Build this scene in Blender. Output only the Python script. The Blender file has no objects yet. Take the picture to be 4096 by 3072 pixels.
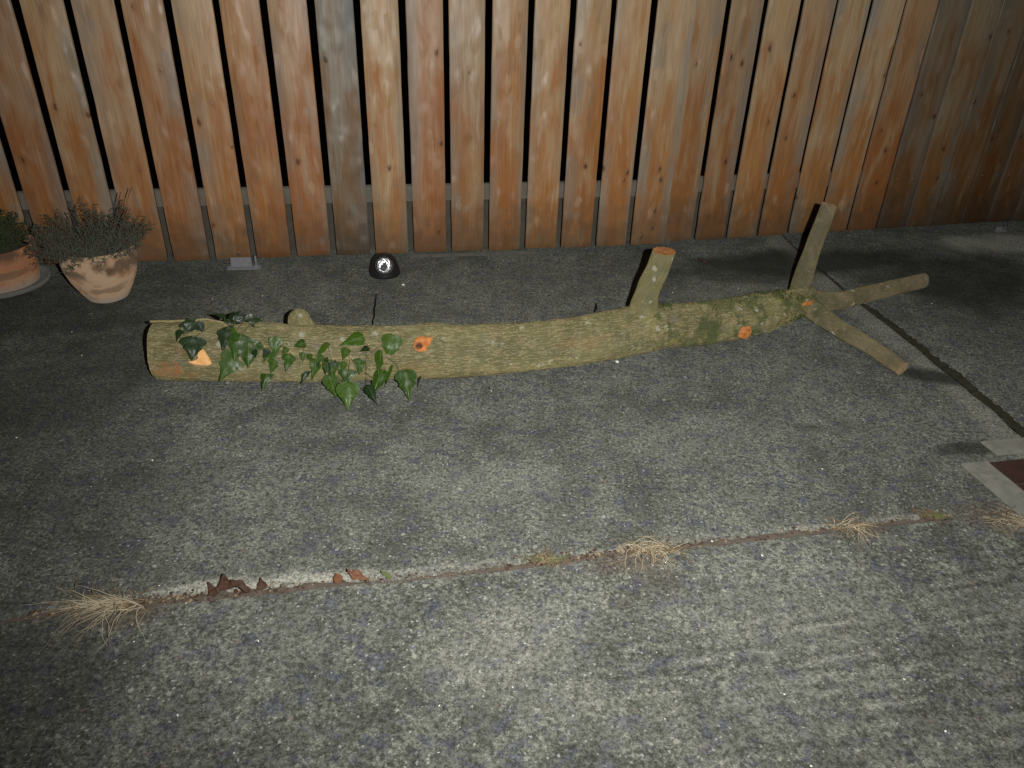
import bpy, bmesh, math, random
from mathutils import Vector, Matrix, noise as mn

sc = bpy.context.scene
# ------------------------------------------------------------------ camera
CAM_H, TILT, ROLL, FPX = 1.3, 0.5205, 0.0334, 2980.8
Fd = Vector((0, math.cos(TILT), -math.sin(TILT)))
_u = Vector((0, math.sin(TILT), math.cos(TILT))); _r = Vector((1, 0, 0))
Rd = _r * math.cos(ROLL) + _u * math.sin(ROLL)
Ud = _u * math.cos(ROLL) - _r * math.sin(ROLL)
EYE = Vector((0, 0, CAM_H))
cam = bpy.data.cameras.new('camera'); cam_o = bpy.data.objects.new('camera', cam)
cam.sensor_width = 36.0; cam.lens = FPX / 4096 * 36.0; cam.clip_start = 0.02; cam.clip_end = 500
M = Matrix.Identity(4)
for i in range(3):
    M[i][0], M[i][1], M[i][2], M[i][3] = Rd[i], Ud[i], -Fd[i], EYE[i]
cam_o.matrix_world = M
sc.collection.objects.link(cam_o); sc.camera = cam_o

# ------------------------------------------------------------------ night sky
world = bpy.data.worlds.new("World"); sc.world = world; world.use_nodes = True
wn = world.node_tree.nodes; wl = world.node_tree.links
bg = wn['Background']
sky = wn.new('ShaderNodeTexSky'); sky.sky_type = 'NISHITA'; sky.sun_disc = False
sky.sun_elevation = math.radians(2); sky.sun_rotation = math.radians(200)
wl.new(sky.outputs[0], bg.inputs[0]); bg.inputs[1].default_value = 0.006

# ------------------------------------------------------------------ the camera's flash, just right of the lens
fl = bpy.data.lights.new('flash', 'SPOT'); fl_o = bpy.data.objects.new('flash', fl)
fl.energy = 410; fl.color = (1.0, 0.985, 0.945); fl.shadow_soft_size = 0.008
fl.spot_size = math.radians(130); fl.spot_blend = 1.0
fl_pos = EYE + Rd * 0.115 + Ud * 0.02
fl_dir = (Fd + Rd * ((2230 - 2048) / FPX) - Ud * ((640 - 1536) / FPX)).normalized()
fl_o.location = fl_pos
fl_o.rotation_euler = fl_dir.to_track_quat('-Z', 'Y').to_euler()
sc.collection.objects.link(fl_o)

sc.view_settings.view_transform = 'Standard'; sc.view_settings.look = 'None'
sc.view_settings.exposure = 0.0; sc.view_settings.gamma = 1.0
sc.cycles.max_bounces = 5
sc.cycles.use_denoising = True

# ------------------------------------------------------------------ helpers
rnd = random.Random(7)
COL = sc.collection

def ray(px, py):
    return (Fd + Rd * ((px - 2048) / FPX) - Ud * ((py - 1536) / FPX)).normalized()
def ground(px, py, z=0.0):
    d = ray(px, py); return EYE + d * ((z - CAM_H) / d.z)
def on_y(px, py, y):
    d = ray(px, py); return EYE + d * (y / d.y)

def link_mesh(name, bm, mat, parent=None, smooth=True, loc=None):
    me = bpy.data.meshes.new(name); bm.to_mesh(me); bm.free()
    for m in (mat if isinstance(mat, (list, tuple)) else [mat]): me.materials.append(m)
    if smooth:
        for p in me.polygons: p.use_smooth = True
    o = bpy.data.objects.new(name, me); COL.objects.link(o)
    if parent is not None: o.parent = parent
    if loc is not None: o.location = loc
    return o
def empty(name, loc):
    o = bpy.data.objects.new(name, None); COL.objects.link(o); o.location = loc; o.empty_display_size = 0.1
    return o
def tag(o, label=None, cat=None, group=None, kind=None):
    if label: o['label'] = label
    if cat: o['category'] = cat
    if group: o['group'] = group
    if kind: o['kind'] = kind
    return o
def sub(p, parent_loc): return p - parent_loc

def frame_for(t):
    t = t.normalized(); a = Vector((0, 0, 1)) if abs(t.z) < 0.9 else Vector((1, 0, 0))
    n = t.cross(a).normalized(); b = t.cross(n).normalized()
    return n, b
def tube(bm, pts, rads, seg=10, cap=True, jitter=0.0, mat=0, seed=0.0):
    rings = []; uvl = bm.loops.layers.uv.verify(); acc = 0.0; us = []
    n0 = None
    for i, p in enumerate(pts):
        t = (pts[min(i + 1, len(pts) - 1)] - pts[max(i - 1, 0)]).normalized()
        if n0 is None: n0, _ = frame_for(t)
        n0 = (n0 - t * n0.dot(t)).normalized(); b = t.cross(n0)
        if i: acc += (p - pts[i - 1]).length
        us.append(acc); ring = []
        for k in range(seg):
            a = 2 * math.pi * k / seg
            d = n0 * math.cos(a) + b * math.sin(a)
            r = rads[i]
            if jitter: r *= 1 + jitter * mn.noise(Vector((p.x * 9 + seed, p.y * 9 + d.y * 1.7, p.z * 9 + d.z * 1.7)))
            ring.append(bm.verts.new(p + d * r))
        rings.append(ring)
    for i in range(len(rings) - 1):
        for k in range(seg):
            k2 = (k + 1) % seg
            f = bm.faces.new((rings[i][k], rings[i][k2], rings[i + 1][k2], rings[i + 1][k]))
            f.material_index = mat
            vs = ((us[i], k), (us[i], k + 1), (us[i + 1], k + 1), (us[i + 1], k))
            for lp, (uu, kk) in zip(f.loops, vs): lp[uvl].uv = (uu, kk / seg * 2 * math.pi * max(rads))
    if cap:
        f = bm.faces.new(rings[0]); f.material_index = mat
        f = bm.faces.new(rings[-1][::-1]); f.material_index = mat
    return rings
def lathe(bm, prof, seg=48, axis_m=None, wob=0.0, mat=0):
    rings = []
    for j, (r, z) in enumerate(prof):
        ring = []
        for k in range(seg):
            a = 2 * math.pi * k / seg
            rr = r * (1 + wob * mn.noise(Vector((math.cos(a) * 1.3, math.sin(a) * 1.3, z * 6 + 3))))
            v = Vector((rr * math.cos(a), rr * math.sin(a), z))
            ring.append(bm.verts.new(axis_m @ v if axis_m else v))
        rings.append(ring)
    for j in range(len(rings) - 1):
        for k in range(seg):
            k2 = (k + 1) % seg
            f = bm.faces.new((rings[j][k], rings[j][k2], rings[j + 1][k2], rings[j + 1][k])); f.material_index = mat
    for end, rv in ((0, True), (-1, False)):
        if prof[end][0] > 1e-4:
            f = bm.faces.new(rings[end][::-1] if rv else rings[end]); f.material_index = mat
    bmesh.ops.remove_doubles(bm, verts=bm.verts, dist=1e-6)
def box(bm, lo, hi, m=None, mat=0):
    vs = [bm.verts.new((m @ Vector(c)) if m else Vector(c)) for c in
          ((lo[0], lo[1], lo[2]), (hi[0], lo[1], lo[2]), (hi[0], hi[1], lo[2]), (lo[0], hi[1], lo[2]),
           (lo[0], lo[1], hi[2]), (hi[0], lo[1], hi[2]), (hi[0], hi[1], hi[2]), (lo[0], hi[1], hi[2]))]
    for q in ((3, 2, 1, 0), (4, 5, 6, 7), (0, 1, 5, 4), (1, 2, 6, 5), (2, 3, 7, 6), (3, 0, 4, 7)):
        bm.faces.new([vs[i] for i in q]).material_index = mat

# ------------------------------------------------------------------ material helpers
class NT:
    def __init__(self, name):
        self.m = bpy.data.materials.new(name); self.m.use_nodes = True
        self.t = self.m.node_tree; self.n = self.t.nodes; self.l = self.t.links
        self.b = self.n['Principled BSDF']
    def new(self, typ, **kw):
        n = self.n.new(typ)
        for k, v in kw.items(): setattr(n, k, v)
        return n
    def set(self, sock, v):
        if isinstance(v, bpy.types.NodeSocket): self.l.new(v, sock)
        elif isinstance(v, (tuple, list)) and len(v) == 3 and sock.type == 'RGBA': sock.default_value = (*v, 1)
        else: sock.default_value = v
    def coord(self, which='Object'): return self.new('ShaderNodeTexCoord').outputs[which]
    def vmul(self, v, s):
        n = self.new('ShaderNodeVectorMath', operation='MULTIPLY'); self.set(n.inputs[0], v); n.inputs[1].default_value = s
        return n.outputs[0]
    def vadd(self, v, s):
        n = self.new('ShaderNodeVectorMath', operation='ADD'); self.set(n.inputs[0], v); self.set(n.inputs[1], s)
        return n.outputs[0]
    def noise(self, v, scale, detail=3, rough=0.55, dist=0.0, out=0):
        n = self.new('ShaderNodeTexNoise'); self.set(n.inputs['Vector'], v)
        n.inputs['Scale'].default_value = scale; n.inputs['Detail'].default_value = detail
        n.inputs['Roughness'].default_value = rough; n.inputs['Distortion'].default_value = dist
        return n.outputs[out]
    def vor(self, v, scale, feature='F1', out='Distance', rand=1.0):
        n = self.new('ShaderNodeTexVoronoi', feature=feature); self.set(n.inputs['Vector'], v)
        n.inputs['Scale'].default_value = scale; n.inputs['Randomness'].default_value = rand
        return n.outputs[out]
    def math(self, op, a, b=0.0, clamp=False):
        n = self.new('ShaderNodeMath', operation=op, use_clamp=clamp)
        self.set(n.inputs[0], a); self.set(n.inputs[1], b); return n.outputs[0]
    def ramp(self, v, a, b, lo=0.0, hi=1.0, smooth=True):
        n = self.new('ShaderNodeMapRange'); n.interpolation_type = 'SMOOTHSTEP' if smooth else 'LINEAR'
        self.set(n.inputs[0], v)
        for i, x in enumerate((a, b, lo, hi)): n.inputs[1 + i].default_value = x
        return n.outputs[0]
    def mix(self, f, a, b, mode='MIX'):
        n = self.new('ShaderNodeMix', data_type='RGBA', blend_type=mode)
        self.set(n.inputs[0], f); self.set(n.inputs[6], a); self.set(n.inputs[7], b); return n.outputs[2]
    def sep(self, v):
        n = self.new('ShaderNodeSeparateXYZ'); self.set(n.inputs[0], v); return n.outputs
    def attr(self, name, out='Fac'):
        return self.new('ShaderNodeAttribute', attribute_name=name).outputs[out]
    def bump(self, h, strength, dist, prev=None):
        n = self.new('ShaderNodeBump'); n.inputs['Strength'].default_value = strength
        n.inputs['Distance'].default_value = dist; self.set(n.inputs['Height'], h)
        if prev is not None: self.l.new(prev, n.inputs['Normal'])
        return n.outputs[0]
    def done(self, col, rough=0.8, normal=None, spec=0.3, metal=0.0, dr=0.5):
        self.set(self.b.inputs['Base Color'], col); self.set(self.b.inputs['Roughness'], rough)
        self.b.inputs['Diffuse Roughness'].default_value = dr
        self.b.inputs['Specular IOR Level'].default_value = spec; self.b.inputs['Metallic'].default_value = metal
        if normal is not None: self.l.new(normal, self.b.inputs['Normal'])
        return self.m

def concrete_material(name, pale=0.0):
    t = NT(name); v = t.coord('Object')
    big = t.noise(v, 2.2, 4, .6)
    mid = t.noise(v, 9, 4, .6, .3)
    blot = t.noise(t.vadd(v, (7, 3, 1)), 21, 5, .68, .3)
    grain = t.noise(v, 120, 4, .7)
    grain2 = t.noise(t.vadd(v, (3, 9, 2)), 260, 2, .6)
    base = t.mix(t.ramp(big, .35, .65), (.062, .066, .056), (.108, .113, .097))
    base = t.mix(t.ramp(mid, .45, .68, 0, .6), base, (0.131, 0.137, 0.113))
    base = t.mix(t.ramp(t.noise(t.vadd(v, (6, 1, 2)), 48, 3, .6), .53, .40, 0, .62), base, (0.044, 0.047, 0.037))
    # bluish-grey bare patches among the olive algae film
    cl = t.noise(t.vadd(v, (2, 2, 9)), 105, 5, .74)
    base = t.mix(t.math('MULTIPLY', t.ramp(cl, .51, .62, 0, .9), t.ramp(mid, .36, .60, .25, 1)), base, (0.183, 0.190, 0.158))
    base = t.mix(t.ramp(blot, .54, .60, 0, .62), base, (0.055, 0.056, 0.078))
    base = t.mix(t.ramp(t.noise(t.vadd(v, (1, 5, 8)), 24, 3, .6), .66, .72, 0, .35), base, (0.136, 0.102, 0.082))
    pl = t.attr('pale'); dk = t.attr('stain'); br = t.attr('brown')
    base = t.mix(pl, base, (0.241, 0.241, 0.204))
    base = t.mix(br, base, (0.073, 0.059, 0.047))
    # grain: sand and paste
    g = t.math('ADD', t.math('MULTIPLY', grain, .65), t.math('MULTIPLY', grain2, .35))
    gf = t.ramp(g, .37, .63, .46, 1.52)
    base = t.mix(1.0, base, gf, 'MULTIPLY')
    # dark pits and pale pebbles
    pit = t.ramp(t.noise(t.vadd(v, (4, 4, 4)), 78, 4, .65),  .57, .66, 0, .5)
    base = t.mix(pit, base, (0.028, 0.029, 0.023))
    dn = t.new('ShaderNodeVectorMath', operation='MULTIPLY_ADD'); t.set(dn.inputs[0], t.noise(v, 140, 2, .5, out=1))
    dn.inputs[1].default_value = (.009, .009, .009); t.set(dn.inputs[2], v); vd = dn.outputs[0]
    vc = t.vor(vd, 95, out='Distance'); vcol = t.vor(vd, 95, out='Color')
    pick = t.ramp(t.sep(vcol)[0], .86, .88); pe = t.math('MULTIPLY', t.ramp(vc, .34, .22), pick)
    base = t.mix(t.math('MULTIPLY', pe, .8), base, (0.299, 0.302, 0.283))
    vc2 = t.vor(vd, 38, out='Distance'); vcol2 = t.vor(vd, 38, out='Color')
    pe2 = t.math('MULTIPLY', t.ramp(vc2, .26, .18), t.ramp(t.sep(vcol2)[0], .965, .97))
    base = t.mix(t.math('MULTIPLY', pe2, .7), base, (0.272, 0.273, 0.235))
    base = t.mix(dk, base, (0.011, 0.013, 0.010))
    h = t.math('ADD', t.math('MULTIPLY', g, 1.0), t.math('MULTIPLY', pit, -.8))
    h = t.math('ADD', h, t.math('MULTIPLY', pe, .5))
    n1 = t.bump(t.attr('groove'), .6, .012)
    n1 = t.bump(h, .75, .006, n1)
    return t.done(base, t.ramp(mid, .3, .7, .75, .95), n1, .25, 0.0, .7)

def plain(name, col, rough=.7, spec=.3, metal=0.0, nscale=30, var=.35, bump=0.0, bscale=80):
    t = NT(name); v = t.coord('Object')
    n = t.noise(v, nscale, 4, .6)
    c = t.mix(n, tuple(x * (1 - var) for x in col), tuple(min(1, x * (1 + var)) for x in col))
    nm = t.bump(t.noise(v, bscale, 3), bump, .004) if bump else None
    return t.done(c, rough, nm, spec, metal)

def wood_material():
    t = NT('cedar_board'); oi = t.new('ShaderNodeObjectInfo'); v0 = t.coord('Object')
    off = t.new('ShaderNodeCombineXYZ')
    t.set(off.inputs[0], t.math('MULTIPLY', oi.outputs['Random'], 37.0))
    t.set(off.inputs[2], t.math('MULTIPLY', oi.outputs['Random'], 113.0))
    v = t.vadd(v0, off.outputs[0])
    x, y, z = t.sep(v0)
    # warp of the grain round knots
    warp = t.noise(t.vmul(v, (5, 5, 3)), 1.0, 2, .5, out=1)
    wv = t.new('ShaderNodeVectorMath', operation='MULTIPLY_ADD'); t.set(wv.inputs[0], warp)
    wv.inputs[1].default_value = (.035, .0, .05); t.set(wv.inputs[2], v); vv = wv.outputs[0]
    fine = t.noise(t.vmul(vv, (170, 30, 4.5)), 1, 4, .6)
    streak = t.noise(t.vmul(vv, (38, 20, 1.6)), 1, 3, .55)
    patch = t.noise(t.vmul(vv, (13, 8, 3.2)), 1, 4, .55, .4)
    hgt = t.ramp(z, 1.4, .1, -.20, .25, False)
    f = t.math('ADD', t.math('ADD', patch, hgt), t.math('MULTIPLY', t.math('SUBTRACT', streak, .5), .40))
    col = t.mix(t.ramp(f, .36, .72), (.362, .260, .164), (.290, .130, .044))
    col = t.mix(t.ramp(t.noise(t.vmul(v, (9, 9, 2.0)), 1, 3), .56, .68, 0, .6), col, (.35, .195, .078))
    col = t.mix(t.ramp(t.noise(t.vadd(t.vmul(vv, (14, 6, 3.2)), (3, 1, 7)), 1, 3, .55), .58, .70, 0, .55), col, (.42, .33, .235))
    col = t.mix(t.ramp(t.noise(t.vadd(t.vmul(v, (12, 6, 3.0)), (8, 1, 2)), 1, 3, .6, .6), .60, .72, 0, .55), col, (.195, .165, .135))
    # greyed edge
    sx = t.math('ADD', x, t.math('MULTIPLY', t.math('SUBTRACT', oi.outputs['Random'], .5), .07))
    ax = t.math('ABSOLUTE', sx)
    ef = t.math('MULTIPLY', t.ramp(ax, .026, .085), t.ramp(t.noise(t.vmul(v, (5, 3, 2.4)), 1, 3), .38, .62, .05, .85))
    col = t.mix(ef, col, (.230, .205, .172))
    col = t.mix(1.0, col, t.ramp(fine, .3, .7, .85, 1.13), 'MULTIPLY')
    # dark resin streaks
    rs = t.math('MULTIPLY', t.ramp(t.noise(t.vmul(vv, (55, 20, 3.0)), 1, 2), .70, .78), t.ramp(z, 1.2, .0, .3, .7, False))
    col = t.mix(rs, col, (.10, .032, .014))
    # knots: small, dark, ragged; most boards have a few
    kv = t.vmul(v, (15.0, .01, 8.5))
    kd = t.math('ADD', t.vor(kv, 1.0), t.math('MULTIPLY', t.math('SUBTRACT', t.noise(t.vmul(v, (60, 20, 34)), 1, 3), .5), .22)); kc = t.vor(kv, 1.0, out='Color')
    kp = t.ramp(t.sep(kc)[0], .62, .64)
    kn = t.math('MULTIPLY', t.ramp(kd, .16, .06), kp)
    halo = t.math('MULTIPLY', t.ramp(kd, .34, .08), kp)
    col = t.mix(t.math('MULTIPLY', halo, .45), col, (.19, .085, .034))
    col = t.mix(t.math('MULTIPLY', kn, .75), col, (.065, .028, .014))
    # pale torn grain just above some knots
    kc3 = t.vor(t.vadd(t.vmul(v, (13, .01, 6)), (0, 0, .3)), 1.0, out='Color'); kd3 = t.math('ADD', t.vor(t.vadd(t.vmul(v, (13, .01, 6)), (0, 0, .3)), 1.0), t.math('MULTIPLY', t.math('SUBTRACT', t.noise(t.vmul(v, (40, 20, 20)), 1, 3), .5), .5))
    col = t.mix(t.math('MULTIPLY', t.ramp(kd3, .26, .12), t.ramp(t.sep(kc3)[2], .80, .82, 0, .45)), col, (.45, .34, .235))
    # darker brown towards the foot of the board, with a ragged upper edge
    foot_dark = t.math('MULTIPLY', t.ramp(t.math('ADD', z, t.math('MULTIPLY', t.noise(v, 14, 3), .34)), .52, .16), .72)
    col = t.mix(foot_dark, col, (.075, .055, .036))
    col = t.mix(1.0, col, oi.outputs['Color'], 'MULTIPLY')
    crack = t.math('MULTIPLY', t.ramp(t.noise(t.vmul(vv, (120, 20, 2.2)), 1, 2), .74, .78, 0, .8), t.ramp(t.noise(t.vmul(v, (6, 3, 2)), 1, 2), .48, .58))
    col = t.mix(crack, col, (.045, .020, .010))
    h = t.noise(t.vmul(v, (13, 4, 8)), 1, 1, .4)
    rough_cut = t.ramp(t.noise(t.vmul(v, (6, 2, 3.2)), 1, 2), .44, .60)
    h = t.math('MULTIPLY', h, t.math('MULTIPLY', rough_cut, t.ramp(oi.outputs['Random'], .2, 1, .35, 1.3, False)))
    dv = t.vmul(v, (16, .01, 9)); dd = t.vor(dv, 1.0, feature='SMOOTH_F1'); dp = t.ramp(t.sep(t.vor(dv, 1.0, out='Color'))[1], .62, .66)
    dent = t.math('MULTIPLY', t.ramp(dd, .55, .1), dp)
    n1 = t.bump(h, .55, .014)
    n1 = t.bump(dent, .6, .010, n1)
    n1 = t.bump(kn, .5, .006, n1)
    n1 = t.bump(fine, .22, .002, n1)
    return t.done(col, t.ramp(patch, .3, .7, .40, .54), n1, .36, 0.0, .6)

def bark_material(name, c1, c2, fs=1.0):
    t = NT(name); uv = t.coord('UV'); v = t.coord('Object')
    warp = t.noise(t.vmul(uv, (7, 14, 1)), 1, 2, .5, out=1)
    wv = t.new('ShaderNodeVectorMath', operation='MULTIPLY_ADD'); t.set(wv.inputs[0], warp)
    wv.inputs[1].default_value = (.03, .012, 0); t.set(wv.inputs[2], uv); w = wv.outputs[0]
    fis = t.noise(t.vmul(w, (16, 95, 1)), 1, 4, .6)
    fis2 = t.noise(t.vmul(w, (34, 190, 1)), 1, 3, .6)
    big = t.noise(v, 7, 4, .6); mid = t.noise(v, 22, 4, .6)
    col = t.mix(t.ramp(big, .35, .65), c1, c2)
    col = t.mix(t.ramp(mid, .5, .7, 0, .6), col, (.18, .135, .075))
    col = t.mix(t.ramp(mid, .46, .33, 0, .55), col, (.070, .072, .036))
    col = t.mix(t.ramp(t.noise(t.vadd(v, (3, 3, 3)), 13, 3), .58, .70, 0, .5), col, (.125, .120, .088))
    ridge = t.math('ABSOLUTE', t.math('SUBTRACT', fis, .5))
    col = t.mix(t.ramp(ridge, .034, .004, 0, .55 * fs), col, (.37, .32, .18))
    col = t.mix(t.ramp(fis2, .42, .28, 0, .62 * fs), col, (.048, .040, .020))
    col = t.mix(t.math('MULTIPLY', t.attr('rust'), t.ramp(t.noise(v, 30, 4), .40, .60)), col, (.24, .105, .045))
    ms = t.attr('moss')
    mm = t.math('MULTIPLY', ms, t.ramp(t.noise(t.vadd(v, (9, 1, 4)), 11, 4, .65), .44, .56))
    col = t.mix(t.math('MULTIPLY', mm, .9), col, (.036, .052, .016))
    mm2 = t.math('MULTIPLY', ms, t.ramp(t.noise(t.vadd(v, (2, 8, 5)), 14, 4, .65), .55, .63))
    col = t.mix(t.math('MULTIPLY', mm2, .8), col, (.125, .108, .078))
    mm3 = t.math('MULTIPLY', ms, t.ramp(t.noise(t.vadd(v, (6, 3, 1)), 19, 4, .6), .58, .66))
    col = t.mix(t.math('MULTIPLY', mm3, .8), col, (.185, .165, .050))
    # lichen spots
    lc = t.vor(v, 30, out='Distance'); lcc = t.vor(v, 30, out='Color')
    lm = t.math('MULTIPLY', t.ramp(lc, .46, .24), t.ramp(t.math('ADD', t.sep(lcc)[0], t.math('MULTIPLY', ms, .12)), .88, .90))
    lm = t.math('MULTIPLY', lm, t.ramp(t.noise(v, 60, 3), .42, .55))
    col = t.mix(t.math('MULTIPLY', lm, .75), col, (.30, .30, .23))
    sp = t.math('MULTIPLY', t.ramp(t.vor(v, 110), .3, .15), t.ramp(t.sep(t.vor(v, 110, out='Color'))[0], .95, .96))
    col = t.mix(t.math('MULTIPLY', sp, .7), col, (.4, .38, .28))
    n1 = t.bump(t.math('ADD', fis, t.math('MULTIPLY', fis2, .5)), .6 * fs, .008)
    n1 = t.bump(t.noise(v, 45, 4), .45, .007, n1)
    return t.done(col, .72, n1, .3, 0.0, .9)

def cut_material(name, c1, c2, rings=True):
    t = NT(name); v = t.coord('Object')
    n = t.noise(v, 70, 4, .65)
    col = t.mix(t.ramp(n, .35, .65), c1, c2)
    if rings:
        ln = t.new('ShaderNodeVectorMath', operation='LENGTH'); t.set(ln.inputs[0], v)
        w = t.math('SINE', t.math('MULTIPLY', t.math('ADD', ln.outputs['Value'], t.math('MULTIPLY', n, .004)), 1400))
        col = t.mix(t.math('MULTIPLY', t.ramp(w, .2, 1), .35), col, tuple(x * .55 for x in c1))
    col = t.mix(t.attr('hole'), col, (.055, .010, .002))
    return t.done(col, .7, t.bump(n, .6, .006), .3)

def leaf_material(name, c1, c2, vein):
    t = NT(name); uv = t.coord('UV'); oi = t.new('ShaderNodeObjectInfo'); v = t.coord('Object')
    x, y, _ = t.sep(uv)
    n = t.noise(v, 60, 3)
    f = t.math('ADD', t.math('MULTIPLY', oi.outputs['Random'], .6), t.math('MULTIPLY', n, .4))
    col = t.mix(f, c1, c2)
    ax = t.math('ABSOLUTE', x)
    mid = t.ramp(ax, .075, .02)
    sv = t.math('ABSOLUTE', t.math('SINE', t.math('MULTIPLY', t.math('SUBTRACT', y, t.math('MULTIPLY', ax, .35)), 13.0)))
    vn = t.math('MAXIMUM', mid, t.ramp(sv, .13, .03, 0, .7))
    col = t.mix(t.math('MULTIPLY', vn, .6), col, vein)
    nm = t.bump(vn, .35, .003); nm = t.bump(n, .3, .004, nm)
    return t.done(col, t.ramp(n, .3, .7, .34, .50), nm, .22)

def terracotta(name, base, crust, amount):
    t = NT(name); v = t.coord('Object'); x, y, z = t.sep(v)
    n = t.noise(v, 9, 5, .6); n2 = t.noise(v, 40, 4, .6)
    col = t.mix(n2, tuple(c * .75 for c in base), tuple(c * 1.2 for c in base))
    a = t.ramp(t.math('ADD', n, amount), .45, .62, 0, .85)
    col = t.mix(a, col, crust)
    # bands of lime bloom and dirt round the belly
    zz = t.math('ADD', z, t.math('MULTIPLY', t.noise(v, 11, 4), .06))
    col = t.mix(t.math('MULTIPLY', t.math('MULTIPLY', t.ramp(zz, .090, .100), t.ramp(zz, .128, .118)), t.ramp(t.noise(v, 6, 2), .47, .56, 0, .6)), col, (.15, .095, .055))
    col = t.mix(t.ramp(zz, .085, .045, 0, .75), col, (.34, .30, .25))
    col = t.mix(t.ramp(t.noise(t.vadd(v, (5, 2, 7)), 17, 4), .56, .66, 0, .55), col, (.20, .115, .06))
    col = t.mix(t.math('MULTIPLY', t.ramp(zz, .145, .185), t.ramp(t.noise(t.vadd(v, (1, 8, 3)), 14, 4), .42, .58, 0, .8)), col, (.085, .060, .040))
    return t.done(col, .9, t.bump(n2, .4, .004), .2)

MAT = {}
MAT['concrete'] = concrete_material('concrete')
MAT['soil'] = plain('soil', (.050, .040, .030), .95, .1, nscale=25, var=.6, bump=.8, bscale=60)
MAT['debris'] = plain('crack_soil', (.092, .073, .058), .95, .1, nscale=45, var=.6, bump=.9, bscale=140)
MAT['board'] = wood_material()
MAT['rail'] = plain('grey_timber', (.135, .125, .105), .85, .2, nscale=25, var=.4, bump=.3)
MAT['gravel'] = plain('dirty_gravel_board', (.075, .068, .055), .9, .15, nscale=20, var=.5, bump=.4)
MAT['bark'] = bark_material('green_bark', (.096, .087, .037), (.132, .121, .054))
MAT['branch_bark'] = bark_material('smooth_branch_bark', (.100, .080, .047), (.138, .114, .066), .35)
MAT['stub_bark'] = bark_material('stub_bark', (.112, .099, .044), (.152, .137, .064), .4)
MAT['cut_orange'] = cut_material('raw_orange_cut', (.34, .110, .028), (.48, .195, .06), False)
MAT['cut_brown'] = cut_material('weathered_orange_cut', (.19, .075, .026), (.31, .135, .05), True)
MAT['cut_pale'] = cut_material('raw_pale_cut', (.62, .33, .12), (.72, .43, .19), False)
MAT['cut_end'] = cut_material('sawn_end', (.30, .20, .11), (.38, .27, .16), True)
MAT['cut_dull'] = cut_material('dull_sawn_end', (.19, .13, .075), (.24, .17, .10), True)
MAT['hole'] = plain('rot_dark', (.045, .012, .005), .9, .1)
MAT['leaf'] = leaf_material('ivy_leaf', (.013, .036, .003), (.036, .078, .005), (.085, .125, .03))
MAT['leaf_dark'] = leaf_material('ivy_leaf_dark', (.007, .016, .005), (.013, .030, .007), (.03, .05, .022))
MAT['vine'] = plain('vine_stem', (.24, .20, .095), .7, .3, nscale=60, var=.4, bump=.3)
MAT['stalk'] = plain('leaf_stalk_green', (.075, .075, .028), .6, .3, nscale=60, var=.4)
MAT['moss'] = plain('moss_green', (.050, .064, .020), .9, .1, nscale=30, var=.6)
MAT['twig'] = plain('dark_twig', (.012, .010, .008), .9, .1)
MAT['straw'] = plain('straw', (.20, .158, .098), .85, .2, nscale=40, var=.5)
MAT['straw_pale'] = plain('straw_pale', (.33, .285, .20), .8, .2, nscale=40, var=.3)
MAT['thatch'] = plain('brown_thatch', (.105, .078, .050), .9, .1, nscale=60, var=.6)
MAT['weed'] = plain('weed_green', (.075, .095, .030), .7, .3, nscale=60, var=.5)
MAT['dead_leaf'] = plain('dead_leaf_brown', (.050, .023, .014), .7, .3, nscale=50, var=.5, bump=.5)
MAT['dead_orange'] = plain('dead_leaf_orange', (.120, .050, .024), .65, .3, nscale=50, var=.4, bump=.5)
MAT['pot_plain'] = terracotta('terracotta', (.40, .185, .095), (.42, .27, .17), -.06)
MAT['pot_lime'] = terracotta('limed_terracotta', (.34, .18, .095), (.47, .335, .225), .12)
MAT['saucer'] = plain('grey_saucer', (.15, .147, .135), .85, .2, nscale=18, var=.3, bump=.3)
MAT['lavender'] = plain('lavender_leaf', (.068, .082, .060), .8, .2, nscale=35, var=.6)
MAT['lav_stem'] = plain('lavender_stem', (.095, .062, .045), .9, .1, nscale=40, var=.5)
MAT['shrub'] = plain('dark_shrub_leaf', (.030, .048, .020), .75, .2, nscale=35, var=.6)
MAT['plastic'] = plain('black_plastic', (.012, .012, .013), .5, .4, nscale=60, var=.3)
MAT['chrome'] = plain('reflector', (.85, .87, .87), .34, .5, 1.0, nscale=160, var=.15)
MAT['led'] = plain('led_lens', (.085, .085, .085), .45, .15, nscale=30, var=.1)
MAT['zinc'] = plain('galvanised', (.20, .205, .22), .65, .35, .2, nscale=50, var=.25, bump=.2)
MAT['mortar'] = plain('dull_mortar', (.105, .102, .085), .95, .1, nscale=30, var=.5, bump=.6, bscale=90)
MAT['brick'] = plain('red_brick', (.040, .021, .017), .8, .2, nscale=30, var=.4, bump=.5)
MAT['kerb'] = plain('pale_concrete', (.165, .163, .140), .9, .2, nscale=26, var=.55, bump=.7, bscale=130)
MAT['stone'] = plain('white_pebble', (.6, .58, .53), .8, .3, nscale=50, var=.2)

# ------------------------------------------------------------------ ground and paving
bm = bmesh.new()
N = 24
gv = [[bm.verts.new((-40 + 80 * i / N, -40 + 80 * j / N, -.055)) for j in range(N + 1)] for i in range(N + 1)]
for i in range(N):
    for j in range(N): bm.faces.new((gv[i][j], gv[i + 1][j], gv[i + 1][j + 1], gv[i][j + 1]))
tag(link_mesh('ground', bm, MAT['soil']), kind='structure')

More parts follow.
